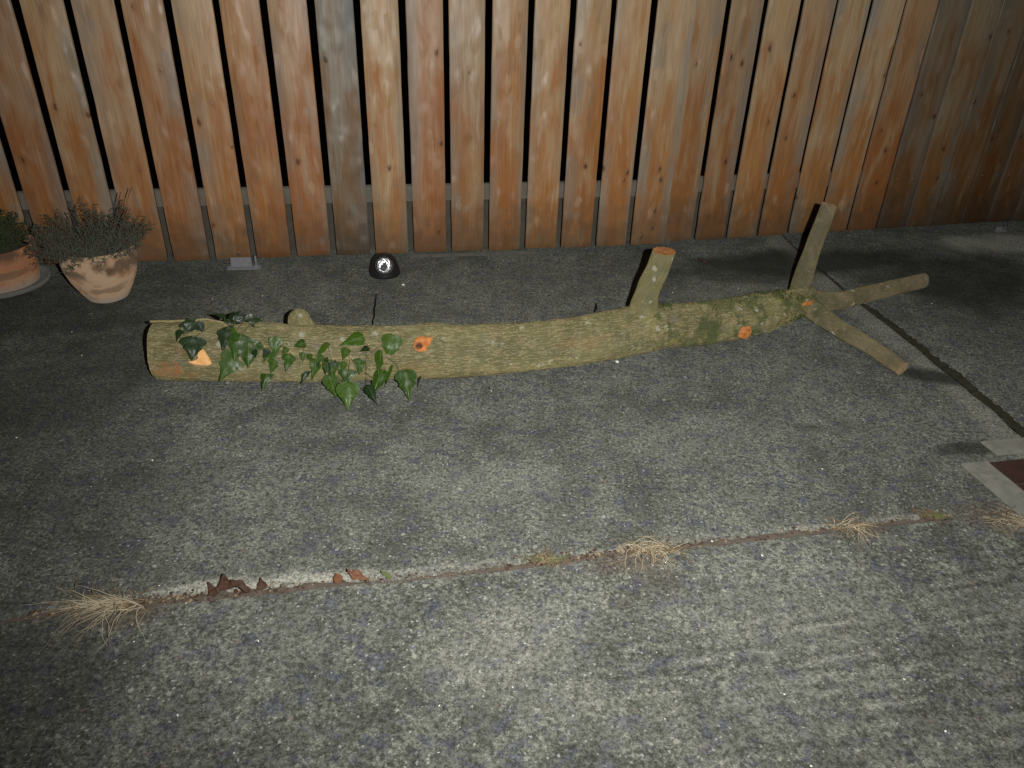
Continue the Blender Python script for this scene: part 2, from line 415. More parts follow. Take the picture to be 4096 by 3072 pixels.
FA = .195; FDIR = Vector((math.cos(FA), math.sin(FA), 0)); FN = Vector((-math.sin(FA), math.cos(FA), 0))
C1 = [(-4.0, .60), (-1.9, 1.0), (-1.079, 1.155), (-.943, 1.193), (-.758, 1.223), (-.569, 1.259), (-.319, 1.303), (-.108, 1.339), (.14, 1.395),
      (.463, 1.465), (.771, 1.528), (1.025, 1.58), (1.189, 1.608), (1.70, 1.71), (5.0, 2.37)]
C2 = [(3.87, 1.49), (3.178, 1.541), (2.913, 1.596), (2.564, 1.635), (2.345, 1.662), (2.062, 1.682), (1.70, 1.70)]   # (y, x)
def interp(tab, x):
    for (a, ya), (b, yb) in zip(tab, tab[1:]):
        lo, hi = min(a, b), max(a, b)
        if lo <= x <= hi: return ya + (yb - ya) * (x - a) / (b - a)
    return tab[0][1] if abs(x - tab[0][0]) < abs(x - tab[-1][0]) else tab[-1][1]
def c1y(x): return interp(C1, x) + .004 * mn.noise(Vector((x * 6, 0, 5))) + .0012 * mn.noise(Vector((x * 23, 0, 2)))
def c2x(y): return interp(C2, y) + .005 * mn.noise(Vector((y * 8, 4, 5))) + .003 * mn.noise(Vector((y * 33, 1, 2)))
def c2w(y): return max(.0015, interp([(-5, .02), (1.7, .018), (2.8, .017), (3.1, .012), (3.22, .004), (3.4, .0015), (9, .0015)], y) * (1 + .45 * mn.noise(Vector((y * 7, 2, 2))) + .25 * mn.noise(Vector((y * 25, 2, 5)))))
def c1w(x): # half width of the crack
    w = interp([(-5, .002), (-1.12, .003), (-1.05, .012), (-1.0, .014), (-.8, .014), (-.55, .012), (-.3, .006), (-.12, .006), (.1, .010), (.5, .010), (.8, .009), (1.05, .008), (1.2, .003), (1.4, .002), (6, .002)], x)
    return max(.0015, w * (1 + .55 * mn.noise(Vector((x * 5, 7, 1))) + .15 * mn.noise(Vector((x * 24, 7, 1)))))
def gauss(x, y, cx, cy, sx, sy, rot=0.0):
    dx, dy = x - cx, y - cy; c, s = math.cos(rot), math.sin(rot)
    a, b = (dx * c + dy * s) / sx, (-dx * s + dy * c) / sy
    q = a * a + b * b
    q += .55 * mn.fractal(Vector((x * 6, y * 6, 3.3)), 1.0, 2.0, 4)
    return max(0.0, min(1.0, 1.35 - q))
def smooth(a, b, x):
    t = max(0.0, min(1.0, (x - a) / (b - a))); return t * t * (3 - 2 * t)
def marks(x, y):
    nz = mn.fractal(Vector((x * 11, y * 11, 8)), 1.0, 2.0, 4)
    dk = 0.0
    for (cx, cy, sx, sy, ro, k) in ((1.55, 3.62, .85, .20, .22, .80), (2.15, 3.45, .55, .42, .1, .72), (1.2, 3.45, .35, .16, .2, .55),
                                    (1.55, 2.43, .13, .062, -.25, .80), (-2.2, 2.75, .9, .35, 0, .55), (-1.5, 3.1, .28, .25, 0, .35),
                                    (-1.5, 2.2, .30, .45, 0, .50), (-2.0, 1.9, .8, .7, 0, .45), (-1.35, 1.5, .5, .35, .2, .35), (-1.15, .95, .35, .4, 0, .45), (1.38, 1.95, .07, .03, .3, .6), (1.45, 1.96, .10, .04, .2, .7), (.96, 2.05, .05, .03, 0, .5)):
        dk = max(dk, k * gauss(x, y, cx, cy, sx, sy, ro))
    d1 = y - c1y(x)
    pale = 0.0
    if d1 > 0:
        pr = interp([(-5, 0), (-1.1, .3), (-1.0, .35), (-.80, .6), (-.76, 1), (-.45, 1), (-.28, .5), (-.1, .5), (.0, .35), (.7, .25), (.8, .75), (.9, .2), (1.05, .5), (1.15, .6), (1.25, 0), (6, 0)], x)
        wd = interp([(-5, .01), (-.9, .016), (-.76, .04), (-.5, .048), (-.35, .03), (-.1, .016), (6, .014)], x)
        pale = pr * smooth(wd * 1.15, wd * .55, d1 - .012 + nz * .012)
    elif d1 > -.05: pale = .30 * smooth(-.035, -.01, d1 + nz * .01)
    d2 = c2x(y) - x
    if 0 < d2 < .3 and y > 1.75: pale = max(pale, .30 * smooth(.15, .10, d2 + nz * .02) * smooth(.0, .03, d2 + nz * .01))
    for (cx, cy, sx, sy, ro, k) in ((2.75, 4.02, .42, .16, .15, .85), (.02, 1.12, .20, .14, .3, .22), (.16, 1.0, .14, .07, .3, .2), (.62, 1.25, .35, .12, .2, .14), (.55, 1.95, .30, .12, .2, .06), (1.25, 1.30, .16, .06, .2, .2), (.0, 1.7, .3, .1, .2, .12), (.95, 3.2, .25, .1, .2, .12)):
        pale = max(pale, k * gauss(x, y, cx, cy, sx, sy, ro))
    brn = 0.0
    for (cx, cy, sx, sy, k) in ((-.84, 1.165, .13, .042, .75), (.30, 1.385, .10, .04, .75), (.36, 1.34, .06, .03, .4), (.92, 1.54, .10, .034, .7), (1.33, 1.62, .09, .07, .6), (.32, 1.28, .10, .03, .2)):
        brn = max(brn, k * gauss(x, y, cx, cy, sx, sy, .2))
    brn = max(brn, .55 * smooth(.022, .008, abs(d1) + nz * .01) * (1 if -1.1 < x < 1.22 else .0))
    # raised lines left by the broom, lower right
    gm = smooth(1.25, 1.05, y - .2 * x) * smooth(-.05, .40, x) * 1.0
    ph = (y - .2 * x) / .042 * 2 * math.pi + 1.6 * mn.noise(Vector((x * 2.3, y * 5, 1)))
    groove = gm * (.5 + .5 * math.sin(ph)) * (.6 + .4 * mn.noise(Vector((x * 5, y * 9, 4))))
    dk *= 1 - min(1, 1.2 * gauss(x, y, 2.75, 4.02, .42, .16, .15))
    pale = max(pale, .60 * groove * smooth(-.30, .25, nz))
    dk = max(dk, .22 * gm * (.5 - .5 * math.sin(ph)))
    return dk, pale, brn, groove
def slab(name, grid):
    bm = bmesh.new(); rows = []
    for r in grid: rows.append([bm.verts.new(p) for p in r])
    for i in range(len(rows) - 1):
        for j in range(len(rows[0]) - 1):
            bm.faces.new((rows[i][j], rows[i + 1][j], rows[i + 1][j + 1], rows[i][j + 1]))
    # a skirt gives the slab its thickness
    loop = [r[0] for r in rows] + rows[-1][1:] + [r[-1] for r in rows[::-1]][1:] + rows[0][::-1][1:-1]
    low = [bm.verts.new((v.co.x, v.co.y, -.05)) for v in loop]
    for a in range(len(loop)):
        b = (a + 1) % len(loop); bm.faces.new((loop[a], low[a], low[b], loop[b]))
    bmesh.ops.recalc_face_normals(bm, faces=bm.faces)
    o = link_mesh(name, bm, MAT['concrete'])
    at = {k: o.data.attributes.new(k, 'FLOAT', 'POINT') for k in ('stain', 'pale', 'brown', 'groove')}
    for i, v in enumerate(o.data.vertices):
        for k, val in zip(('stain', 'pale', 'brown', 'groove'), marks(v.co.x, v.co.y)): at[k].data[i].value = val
    return tag(o, kind='structure')
def hz(x, y): return .0022 * mn.noise(Vector((x * 2.1, y * 2.1, 0))) + .0010 * mn.noise(Vector((x * 14, y * 14, 3)))
def edge_drop(d, amt=.006): return -amt * max(0.0, 1 - d / .014)
def lin(a, b, n): return [a + (b - a) * i / (n - 1) for i in range(n)]
def warp(t): return t * t * (.45) + t * .55
YB = lambda x: 3.5752 + (x + .1376) * math.tan(FA) + .30
# main slab between the crack and the fence
NU, NV = 300, 130; grid = []
for s in lin(0, 1, NU):
    row = []
    for q in lin(0, 1, NV):
        t = warp(q)
        x0 = -3.6 + s * 6.0
        # columns converge on the right-hand joint
        y_guess = c1y(x0) + .01 + t * (YB(x0) - c1y(x0))
        xr = c2x(min(3.87, max(1.70, y_guess)))
        x = -3.6 + s * (xr - .010 + 3.6)
        yb = c1y(x) + c1w(x); y = yb + t * (YB(x) - yb)
        xr = c2x(min(3.87, max(1.70, y))) - c2w(y)
        x = -3.6 + s * (xr + 3.6); yb = c1y(x) + c1w(x); y = yb + t * (YB(x) - yb)
        row.append((x, y, hz(x, y) + edge_drop(y - yb, .007) + edge_drop(xr - x, .005)))
    grid.append(row)
slab('concrete_slab', grid)
# lower slab, nearest the viewer
grid = []
for s in lin(-3.6, 5.0, 330):
    yb = c1y(s) - c1w(s)
    grid.append([(s, -1.2 + (yb + 1.2) * (1 - (1 - q) ** 1.7), .005 + hz(s, q * 3) + edge_drop((yb + 1.2) * (1 - q) ** 1.7, .006)) for q in lin(0, 1, 110)])
slab('concrete_slab', grid)
# slab beyond the right-hand joint
grid = []
for y0 in lin(0, 1, 120):
    row = []
    for q in lin(0, 1, 110):
        x = 1.72 + q * 3.4
        yl = c1y(x) + c1w(x); y = yl + y0 * (YB(x) + .05 - yl)
        xl = c2x(min(3.87, max(1.70, y))) + c2w(y) * .9
        x = xl + q * (5.1 - xl); yl = c1y(x) + c1w(x); y = yl + y0 * (YB(x) + .05 - yl)
        row.append((x, y, .001 + hz(x, y) + edge_drop(x - xl, .005)))
    grid.append(row)
slab('concrete_slab', grid)

# earth filling the crack and the joint
def strip(name, pts, wid, z0, mat, amp=.004, label=None):
    bm = bmesh.new(); prev = None
    for i, (x, y, w) in enumerate(pts):
        nx, ny = wid
        r = []
        for k in range(7):
            o = (k / 6 * 2 - 1)
            px, py = x + nx * w * o, y + ny * w * o
            zz = z0 + amp * mn.fractal(Vector((px * 40, py * 40, 2)), 1, 2, 4) - .004 * o * o
            r.append(bm.verts.new((px, py, zz)))
        if prev:
            for k in range(6): bm.faces.new((prev[k], r[k], r[k + 1], prev[k + 1]))
        prev = r
    bmesh.ops.recalc_face_normals(bm, faces=bm.faces)
    return link_mesh(name, bm, mat)
o = strip('crack_soil', [(x, c1y(x), c1w(x) + .004) for x in lin(-3.5, 1.68, 520)], (0, 1), -.004, MAT['debris'], .008)
tag(o, 'brown soil and rotted litter packed in the long crack across the foreground concrete', 'soil', kind='stuff')
o = strip('joint_moss', [(c2x(y), y, c2w(y) * 1.15 + .003 + .004 * mn.noise(Vector((y * 19, 5, 5)))) for y in lin(1.72, 3.85, 260)], (1, 0), -.0005, plain('joint_dirt', (.030, .030, .020), .95, .1, nscale=40, var=.6, bump=.9, bscale=150), .007)
tag(o, 'blackish dirt and moss filling the straight joint right of the branches', 'dirt', kind='stuff')

# ------------------------------------------------------------------ pale kerb and red brick, right edge
kx, ky = 1.455, 1.89
bm = bmesh.new()
km = Matrix.Translation((kx, ky, 0)) @ Matrix.Rotation(.195, 4, 'Z')
box(bm, (-.095, -1.2, .003), (-.003, -.012, .011), km)
box(bm, (.055, .014, .003), (1.6, .088, .011), km)
bmesh.ops.bevel(bm, geom=list(bm.edges), offset=.003, segments=2, affect='EDGES')
tag(link_mesh('kerb', bm, MAT['kerb'], smooth=False), kind='structure')
bm = bmesh.new()
for r in range(5):
    for c in range(6):
        x0 = .003 + c * .225 - (.11 if r % 2 else 0); x1 = x0 + .217
        x0 = max(x0, .0)
        if x1 - x0 > .02: box(bm, (x0, -.012 - (r + 1) * .112, .002), (x1, -.016 - r * .112, .0085), km)
bmesh.ops.bevel(bm, geom=list(bm.edges), offset=.002, segments=1, affect='EDGES')
tag(link_mesh('brick_paving', bm, MAT['brick'], smooth=False), kind='structure')

# ------------------------------------------------------------------ fence
BOARD_H, TH = 1.86, .020
def board_bm(w, seed, h0=.02, zero_h=BOARD_H):
    bm = bmesh.new(); n = 64; prev = None; hw = w / 2
    cr = .0006 + .0062 * max(0, mn.noise(Vector((seed * 2.9, 5, 1)))) * 2; rp0 = hw * .7 * mn.noise(Vector((seed * 4.1, 2, 8)))
    for i in range(n + 1):
        z = h0 + (zero_h - h0) * i / n
        jl = .0012 * mn.noise(Vector((seed * 3.1, z * 9, 1))) + .0022 * max(0, mn.noise(Vector((seed * 7.7, z * 5, 4))) - .35) * 2
        jr = .0012 * mn.noise(Vector((seed * 5.3, z * 9, 2)))
        by = .0025 * mn.noise(Vector((seed * 1.7, z * 1.3, 6)))
        c = .004; rp = rp0 + .012 * mn.noise(Vector((seed, z * 1.1, 9)))
        ring = [(-hw + jl, TH), (-hw + jl, c), (-hw + jl + .0012, .0012), (-hw + jl + c, 0), (rp * .5 - hw * .5, -cr * .55), (rp - .004, -cr * .97), (rp, -cr), (rp + .004, -cr * .93), (rp * .5 + hw * .5, -cr * .45),
                (hw + jr - c, 0), (hw + jr - .0012, .0012), (hw + jr, c), (hw + jr, TH)]
        ring = [bm.verts.new((a, b + by, z)) for a, b in ring]
        if prev:
            for k in range(len(ring)):
                k2 = (k + 1) % len(ring)
                bm.faces.new((prev[k], prev[k2], ring[k2], ring[k]))
        else: bm.faces.new(ring)
        prev = ring
    bm.faces.new(prev[::-1])
    # two nail heads where the board crosses the lower rail
    for sx in (-.045, .045):
        for zz in (.300, 1.42):
            m = Matrix.Translation((sx * w / .157 + .004 * mn.noise(Vector((seed, zz, 1))), -.0018, zz + .008 * mn.noise(Vector((seed, sx * 20, 3))))) @ Matrix.Rotation(math.pi / 2, 4, 'X')
            r = bmesh.ops.create_cone(bm, cap_ends=True, segments=8, radius1=.0034, radius2=.0028, depth=.0025, matrix=m)
            for v in r['verts']:
                for f in v.link_faces: f.material_index = 1
    bmesh.ops.recalc_face_normals(bm, faces=bm.faces)
    return bm
def fence(name, origin, ang, pitch, i0, i1, width, tints, label, special=None, rails=True, closed=False):
    d = Vector((math.cos(ang), math.sin(ang), 0))
    a = origin + d * pitch * i0
    root = empty(name, a); root.rotation_euler = (0, 0, ang); tag(root, label, 'fence')
    for i in range(i0, i1 + 1):
        w = special.get(i, width) if special else width
        x = (i - i0) * pitch + w / 2
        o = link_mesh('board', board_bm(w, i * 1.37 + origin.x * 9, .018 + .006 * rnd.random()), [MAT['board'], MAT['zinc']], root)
        o.location = (x, .003 * rnd.uniform(-1, 1), 0); o.rotation_euler = (0, rnd.uniform(-.0022, .0022), rnd.uniform(-.012, .012))
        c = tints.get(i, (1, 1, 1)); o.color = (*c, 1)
    L = (i1 - i0 + 1) * pitch
    for z0, z1 in ((.268, .342), (1.38, 1.455)):
        bm = bmesh.new(); box(bm, (-.02, TH + .006, z0), (L, TH + .046, z1))
        bmesh.ops.bevel(bm, geom=list(bm.edges), offset=.004, segments=2, affect='EDGES')
        link_mesh('rail', bm, MAT['rail'], root, smooth=False)
    bm = bmesh.new(); box(bm, (-.02, TH + .105, -.03), (L, TH + .127, .250))
    bmesh.ops.bevel(bm, geom=list(bm.edges), offset=.003, segments=2, affect='EDGES')
    link_mesh('gravel_board', bm, MAT['gravel'], root, smooth=False)
    for px_ in ((.75, L - .05) if L > 2.5 else (L * .6,)):
        bm = bmesh.new(); box(bm, (px_ - .045, TH + .130, -.03), (px_ + .045, TH + .220, 1.80))
        bmesh.ops.bevel(bm, geom=list(bm.edges), offset=.005, segments=2, affect='EDGES')
        link_mesh('post', bm, MAT['rail'], root, smooth=False)
    return root
P10 = Vector((-.1376, 3.5752, 0))
# per-board tone: index 0 is the board just right of the image centre line
T1 = {-14: (.9, .9, .9), -13: (.95, .9, .85), -12: (.95, .9, .85), -11: (.85, .75, .70), -10: (1.0, .95, .85), -9: (1.02, .97, .92), -8: (.95, .85, .78), -7: (1.1, 1.05, .95), -6: (1.0, .80, .60),
      -5: (1.02, .9, .82), -4: (.62, .72, .80), -3: (1.15, 1.12, 1.0), -2: (1.02, .88, .80), -1: (.95, .95, .92), 0: (1.05, .95, .82), 1: (1.15, 1.1, .98), 2: (1.02, .96, .86),
      3: (1.12, 1.06, .95), 4: (1.05, 1.06, 1.02)}
T1[-4] = (.60, .72, .86)
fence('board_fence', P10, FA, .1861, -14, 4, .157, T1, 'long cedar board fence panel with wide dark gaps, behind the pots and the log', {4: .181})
P20 = Vector((.9529, 3.8472, 0)); A2 = .2644
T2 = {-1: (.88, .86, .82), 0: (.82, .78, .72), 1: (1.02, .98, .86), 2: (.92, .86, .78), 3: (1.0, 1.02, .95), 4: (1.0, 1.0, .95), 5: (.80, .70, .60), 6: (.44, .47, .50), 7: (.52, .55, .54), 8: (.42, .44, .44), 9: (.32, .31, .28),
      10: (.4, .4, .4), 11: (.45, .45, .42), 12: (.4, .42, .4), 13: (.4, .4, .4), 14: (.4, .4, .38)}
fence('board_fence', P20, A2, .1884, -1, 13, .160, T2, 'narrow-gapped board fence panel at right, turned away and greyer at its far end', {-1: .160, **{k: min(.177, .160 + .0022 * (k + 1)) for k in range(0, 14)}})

# pale mortar fillet along the foot of the fence
bm = bmesh.new(); prev = None
for i in range(60):
    x = -.52 + i / 59 * .62; y = 3.5752 + (x + .1376) * math.tan(FA) - .018
    wv = .012 + .008 * mn.noise(Vector((x * 12, 1, 1)))
    r = [bm.verts.new((x, y - wv, .0028)), bm.verts.new((x, y, .010)), bm.verts.new((x, y + .016, .012))]
    if prev:
        for k in range(2): bm.faces.new((prev[k], r[k], r[k + 1], prev[k + 1]))
    prev = r
tag(link_mesh('mortar_strip', bm, MAT['mortar']), 'thin pale mortar strip along the foot of the fence behind the log', 'mortar')

def post_anchor(p, label, rot, size=1.0):
    root = empty('post_anchor', p); root.scale = (size, size, size); root.rotation_euler = (0, 0, rot); tag(root, label, 'anchor', 'metal anchors at the foot of the fence')
    bm = bmesh.new(); box(bm, (-.075, -.022, .002), (.075, .022, .006)); bmesh.ops.bevel(bm, geom=list(bm.edges), offset=.001, segments=1, affect='EDGES')
    link_mesh('base_plate', bm, MAT['zinc'], root, smooth=False)
    bm = bmesh.new(); box(bm, (-.060, .012, .006), (.034, .016, .050)); bmesh.ops.bevel(bm, geom=list(bm.edges), offset=.001, segments=1, affect='EDGES')
    link_mesh('upright_flange', bm, MAT['zinc'], root, smooth=False)
    bm = bmesh.new(); lathe(bm, [(0, .006), (.0045, .006), (.0045, .060), (0, .060)], 10, Matrix.Translation((.055, .004, 0)))
    b = link_mesh('bolt', bm, MAT['zinc'], root)
    bm = bmesh.new(); lathe(bm, [(0, .007), (.009, .007), (.009, .015), (0, .015)], 6, Matrix.Translation((.055, .004, 0)))
    link_mesh('nut', bm, MAT['zinc'], b, smooth=False)
post_anchor(Vector((-1.268, 3.268, 0)), 'galvanised post anchor with bolt at the fence foot, right of the limed pot', .16)
post_anchor(Vector((2.80, 4.235, 0)), 'galvanised post anchor on the pale footing at the far right of the fence', .25, .5)

# ------------------------------------------------------------------ the sawn trunk
SP = [(-1.213, 2.246, .098, .096), (-1.09, 2.250, .102, .102), (-.976, 2.253, .101, .101), (-.817, 2.259, .099, .098), (-.69, 2.264, .098, .098), (-.522, 2.279, .096, .096), (-.225, 2.32, .092, .092),
      (.04, 2.377, .088, .088), (.224, 2.440, .088, .088), (.364, 2.500, .090, .092), (.47, 2.550, .090, .092), (.57, 2.597, .087, .086), (.667, 2.626, .087, .086), (.768, 2.653, .087, .087), (.934, 2.727, .086, .085), (1.055, 2.797, .082, .077),
      (1.15, 2.865, .080, .066), (1.222, 2.925, .080, .054), (1.265, 2.965, .082, .040)]
cum = [0.0]
for a, b in zip(SP, SP[1:]): cum.append(cum[-1] + (Vector(b[:3]) - Vector(a[:3])).length)
def spine(s):
    s = max(0, min(cum[-1], s))
    for i in range(len(SP) - 1):
        if s <= cum[i + 1] + 1e-9:
            t = (s - cum[i]) / (cum[i + 1] - cum[i])
            p0 = Vector(SP[max(i - 1, 0)]); p1 = Vector(SP[i]); p2 = Vector(SP[i + 1]); p3 = Vector(SP[min(i + 2, len(SP) - 1)])
            q = .5 * ((2 * p1) + (p2 - p0) * t + (2 * p0 - 5 * p1 + 4 * p2 - p3) * t * t + (-p0 + 3 * p1 - 3 * p2 + p3) * t ** 3) if False else p1.lerp(p2, t)
            return Vector(q[:3]), q[3]
    return Vector(SP[-1][:3]), SP[-1][3]
Vector4 = Vector
SP = [Vector(s) for s in SP]
def spine(s):
    s = max(0.0, min(cum[-1], s))
    for i in range(len(SP) - 1):
        if s <= cum[i + 1] + 1e-9:
            t = (s - cum[i]) / (cum[i + 1] - cum[i])
            p0, p1, p2, p3 = SP[max(i - 1, 0)], SP[i], SP[i + 1], SP[min(i + 2, len(SP) - 1)]
            q = p1 * 2 + (p2 - p0) * t + (p0 * 2 - p1 * 5 + p2 * 4 - p3) * (t * t) + (p1 * 3 - p0 - p2 * 3 + p3) * (t ** 3)
            q = q * .5
            return Vector(q[:3]), q[3]
def log_hit(px, py, off=0.0):
    """first point on the trunk's skin met by this line of sight, or None; with the skin's outward normal"""
    d = ray(px, py)
    for k in range(500):
        p = EYE + d * (2.2 + k * .003)
        if p.z < 0: return None
        best = None
        for s in SAMP:
            dd = (p - s[0]).length - s[1]
            if best is None or dd < best[0]: best = (dd, s[0])
        if best[0] < off: return p, (p - best[1]).normalized()
    return None
SAMP = [spine(cum[-1] * i / 90) for i in range(91)]

log = empty('sawn_trunk', Vector((0, 2.35, 0)))
tag(log, 'long sawn tree trunk with greenish bark and four cut branches lying on the concrete', 'tree trunk')
LO = Vector((0, 2.35, 0))
bm = bmesh.new(); uvl = bm.loops.layers.uv.verify(); ml = bm.verts.layers.float.new('moss'); rl = bm.verts.layers.float.new('rust')
NS, MS = 300, 80; rings = []
for i in range(NS + 1):
    s = cum[-1] * i / NS; p, r = spine(s); t = (spine(s + .03)[0] - spine(s - .03)[0]).normalized()
    n0 = t.cross(Vector((0, 0, 1))).normalized(); b0 = n0.cross(t)
    ring = []
    for k in range(MS):
        a = 2 * math.pi * k / MS; d = n0 * math.cos(a) + b0 * math.sin(a)
        rr = r * (1 + .038 * mn.fractal(Vector((s * 5, d.y * 1.6, d.z * 1.6)), 1, 2, 3))
        rr += .0030 * mn.fractal(Vector((s * 14, d.y * 9, d.z * 9)), 1, 2, 4) + .006 * mn.noise(Vector((s * 2.2, d.y * 1.1, d.z * 1.1 + 7)))
        if s > 1.9: rr += .006 * mn.fractal(Vector((s * 16, d.y * 4, d.z * 4)), 1, 2, 3) * min(1, (s - 1.9) * 3)
        for (sk, ak, wk, hk) in ((.93, 2.3, .05, .012), (1.45, 1.2, .06, .010), (1.72, .6, .07, .014), (.36, 2.1, .07, .010)):
            da = (a - ak + math.pi) % (2 * math.pi) - math.pi
            rr += hk * math.exp(-((s - sk) / wk) ** 2 - (da / .6) ** 2)
        co = p + d * rr
        co.x += (co - p).dot(Vector((.44, -.79, .42))) * .10 * max(0, 1 - i / 26)
        if co.z < .003: co.z = .003 + (co.z - .003) * .15
        v = bm.verts.new(co - LO)
        x = co.x
        ms = smooth(.28, .60, x) * (.75 + .25 * mn.noise(Vector((x * 7, a * 1.5, 0)))) + .30 * max(0, mn.noise(Vector((x * 4, a, 3))))
        v[ml] = max(0, min(1, ms)); ring.append(v)
        v[rl] = max(0, 1 - (((co.x + 1.13) / .11) ** 2 + ((co.z - .075) / .045) ** 2)) * .9 if co.y < 2.25 else 0
        v[rl] = max(v[rl], .5 * max(0, mn.noise(Vector((co.x * 5, co.z * 20, 7))) - .2))
    rings.append(ring)
for i in range(NS):
    for k in range(MS):
        k2 = (k + 1) % MS
        f = bm.faces.new((rings[i][k], rings[i][k2], rings[i + 1][k2], rings[i + 1][k]))
        for lp, (ii, kk) in zip(f.loops, ((i, k), (i, k + 1), (i + 1, k + 1), (i + 1, k))): lp[uvl].uv = (cum[-1] * ii / NS, kk / MS * .6)
bm.faces.new(rings[-1])
first_ring = [v.co.copy() for v in rings[0]]
bmesh.ops.recalc_face_normals(bm, faces=bm.faces)
link_mesh('bark', bm, MAT['bark'], log)
# sawn left face
bm = bmesh.new(); c = bm.verts.new(sum(first_ring, Vector()) / len(first_ring) + Vector((-.002, 0, 0)))
vs = [bm.verts.new(q + Vector((-.0015, 0, 0))) for q in first_ring]
for k in range(len(vs)): bm.faces.new((c, vs[k], vs[(k + 1) % len(vs)]))
link_mesh('sawn_face', bm, MAT['cut_end'], log, smooth=False)

def branch(pts, rads, endmat, seed, tilt=None, bark='branch_bark', moss=.5):
    # smooth the polyline
    P = []; R = []
    n = 44
    for i in range(n + 1):
        t = i / n * (len(pts) - 1); k = min(int(t), len(pts) - 2); u = t - k
        p0, p1, p2, p3 = pts[max(k - 1, 0)], pts[k], pts[k + 1], pts[min(k + 2, len(pts) - 1)]
        P.append((p1 * 2 + (p2 - p0) * u + (p0 * 2 - p1 * 5 + p2 * 4 - p3) * u * u + (p1 * 3 - p0 - p2 * 3 + p3) * u ** 3) * .5)
        R.append(rads[k] + (rads[k + 1] - rads[k]) * u)
    bm = bmesh.new(); ml = bm.verts.layers.float.new('moss')
    rg = tube(bm, [p - LO for p in P], R, 40, cap=False, jitter=.07, seed=seed)
    if tilt is not None:
        # saw cut at an angle: shear the last ring
        ax = (P[-1] - P[-2]).normalized(); c = P[-1] - LO
        for j, ring in enumerate(rg[-4:]):
            for v in ring:
                v.co += ax * tilt.dot(v.co - c) * (j + 1) / 4
    for j, ring in enumerate(rg):
        for v in ring: v[ml] = max(0, moss * (1 - j / len(rg) * 1.5)) + .12
    for k_, v in enumerate(rg[-1]): v.co += (P[-1] - P[-2]).normalized() * .004 * mn.noise(Vector((k_ * .9, seed, 2)))
    end = [v.co.copy() for v in rg[-1]]
    bmesh.ops.recalc_face_normals(bm, faces=bm.faces)
    o = link_mesh('branch', bm, MAT[bark], log)
    ax = (P[-1] - P[-2]).normalized(); cc = sum(end, Vector()) / len(end)
    bm = bmesh.new(); c = bm.verts.new(ax * .002); inner = []; outer = []
    for q in end:
        outer.append(bm.verts.new(q - cc)); inner.append(bm.verts.new((q - cc) * .5 + ax * .003 * mn.noise(q * 40)))
    m = len(end)
    for k in range(m):
        k2 = (k + 1) % m
        bm.faces.new((outer[k], outer[k2], inner[k2], inner[k])); bm.faces.new((inner[k], inner[k2], c))
    bmesh.ops.recalc_face_normals(bm, faces=bm.faces)
    e = link_mesh('cut_end', bm, endmat, o, smooth=False, loc=cc)
    return o
# upright stub, two thirds along
a0 = Vector((.480, 2.555, .085)); a1 = on_y(2584, 1180, 2.555); a2 = on_y(2630, 1080, 2.570); a3 = on_y(2657, 1004, 2.585)
tag(branch([a0, a1, a2, a3], [.074, .0440, .0415, .041], MAT['cut_brown'], 3.0, moss=.3, bark='stub_bark', tilt=Vector((.22, .26, 0))), 'thick short branch stub standing upright with raw orange top')
# tall upright limb at the fork
b0 = Vector((1.21, 2.93, .055)); b1 = on_y(3198, 1160, 2.945); b2 = on_y(3246, 1010, 2.955); b3 = on_y(3318, 818, 2.965)
tag(branch([b0, b1, b2, b3], [.056, .041, .034, .0295], MAT['cut_dull'], 8.0, moss=.9), 'tall branch standing upright from the fork at the thin end')
# limb running back to the right
c0 = Vector((1.225, 2.935, .080)); c1 = ground(3345, 1204, .080); c2 = ground(3520, 1163, .070); c3 = ground(3694, 1123, .06)
tag(branch([c0, c1, c2, c3], [.046, .038, .035, .034], MAT['cut_end'], 12.0, moss=.6, tilt=Vector((0, .55, .1))), 'straight branch running right from the fork')
# limb coming forward to the right
d0 = Vector((1.215, 2.915, .072)); d1 = ground(3345, 1305, .058); d2 = ground(3478, 1384, .044); d3 = ground(3608, 1474, .030)
tag(branch([d0, d1, d2, d3], [.046, .034, .030, .0265], MAT['cut_dull'], 17.0, moss=.6), 'thin crooked branch coming forward from the fork')
# short stub on the far side, near the thick end
e0 = Vector((-.70, 2.29, .13)); e1 = on_y(1197, 1283, 2.36); e1b = e1 + Vector((0, .022, .004))
branch([e0, e0.lerp(e1, .6), e1, e1b], [.052, .044, .039, .035], MAT['cut_dull'], 21.0, moss=.3, bark='bark')

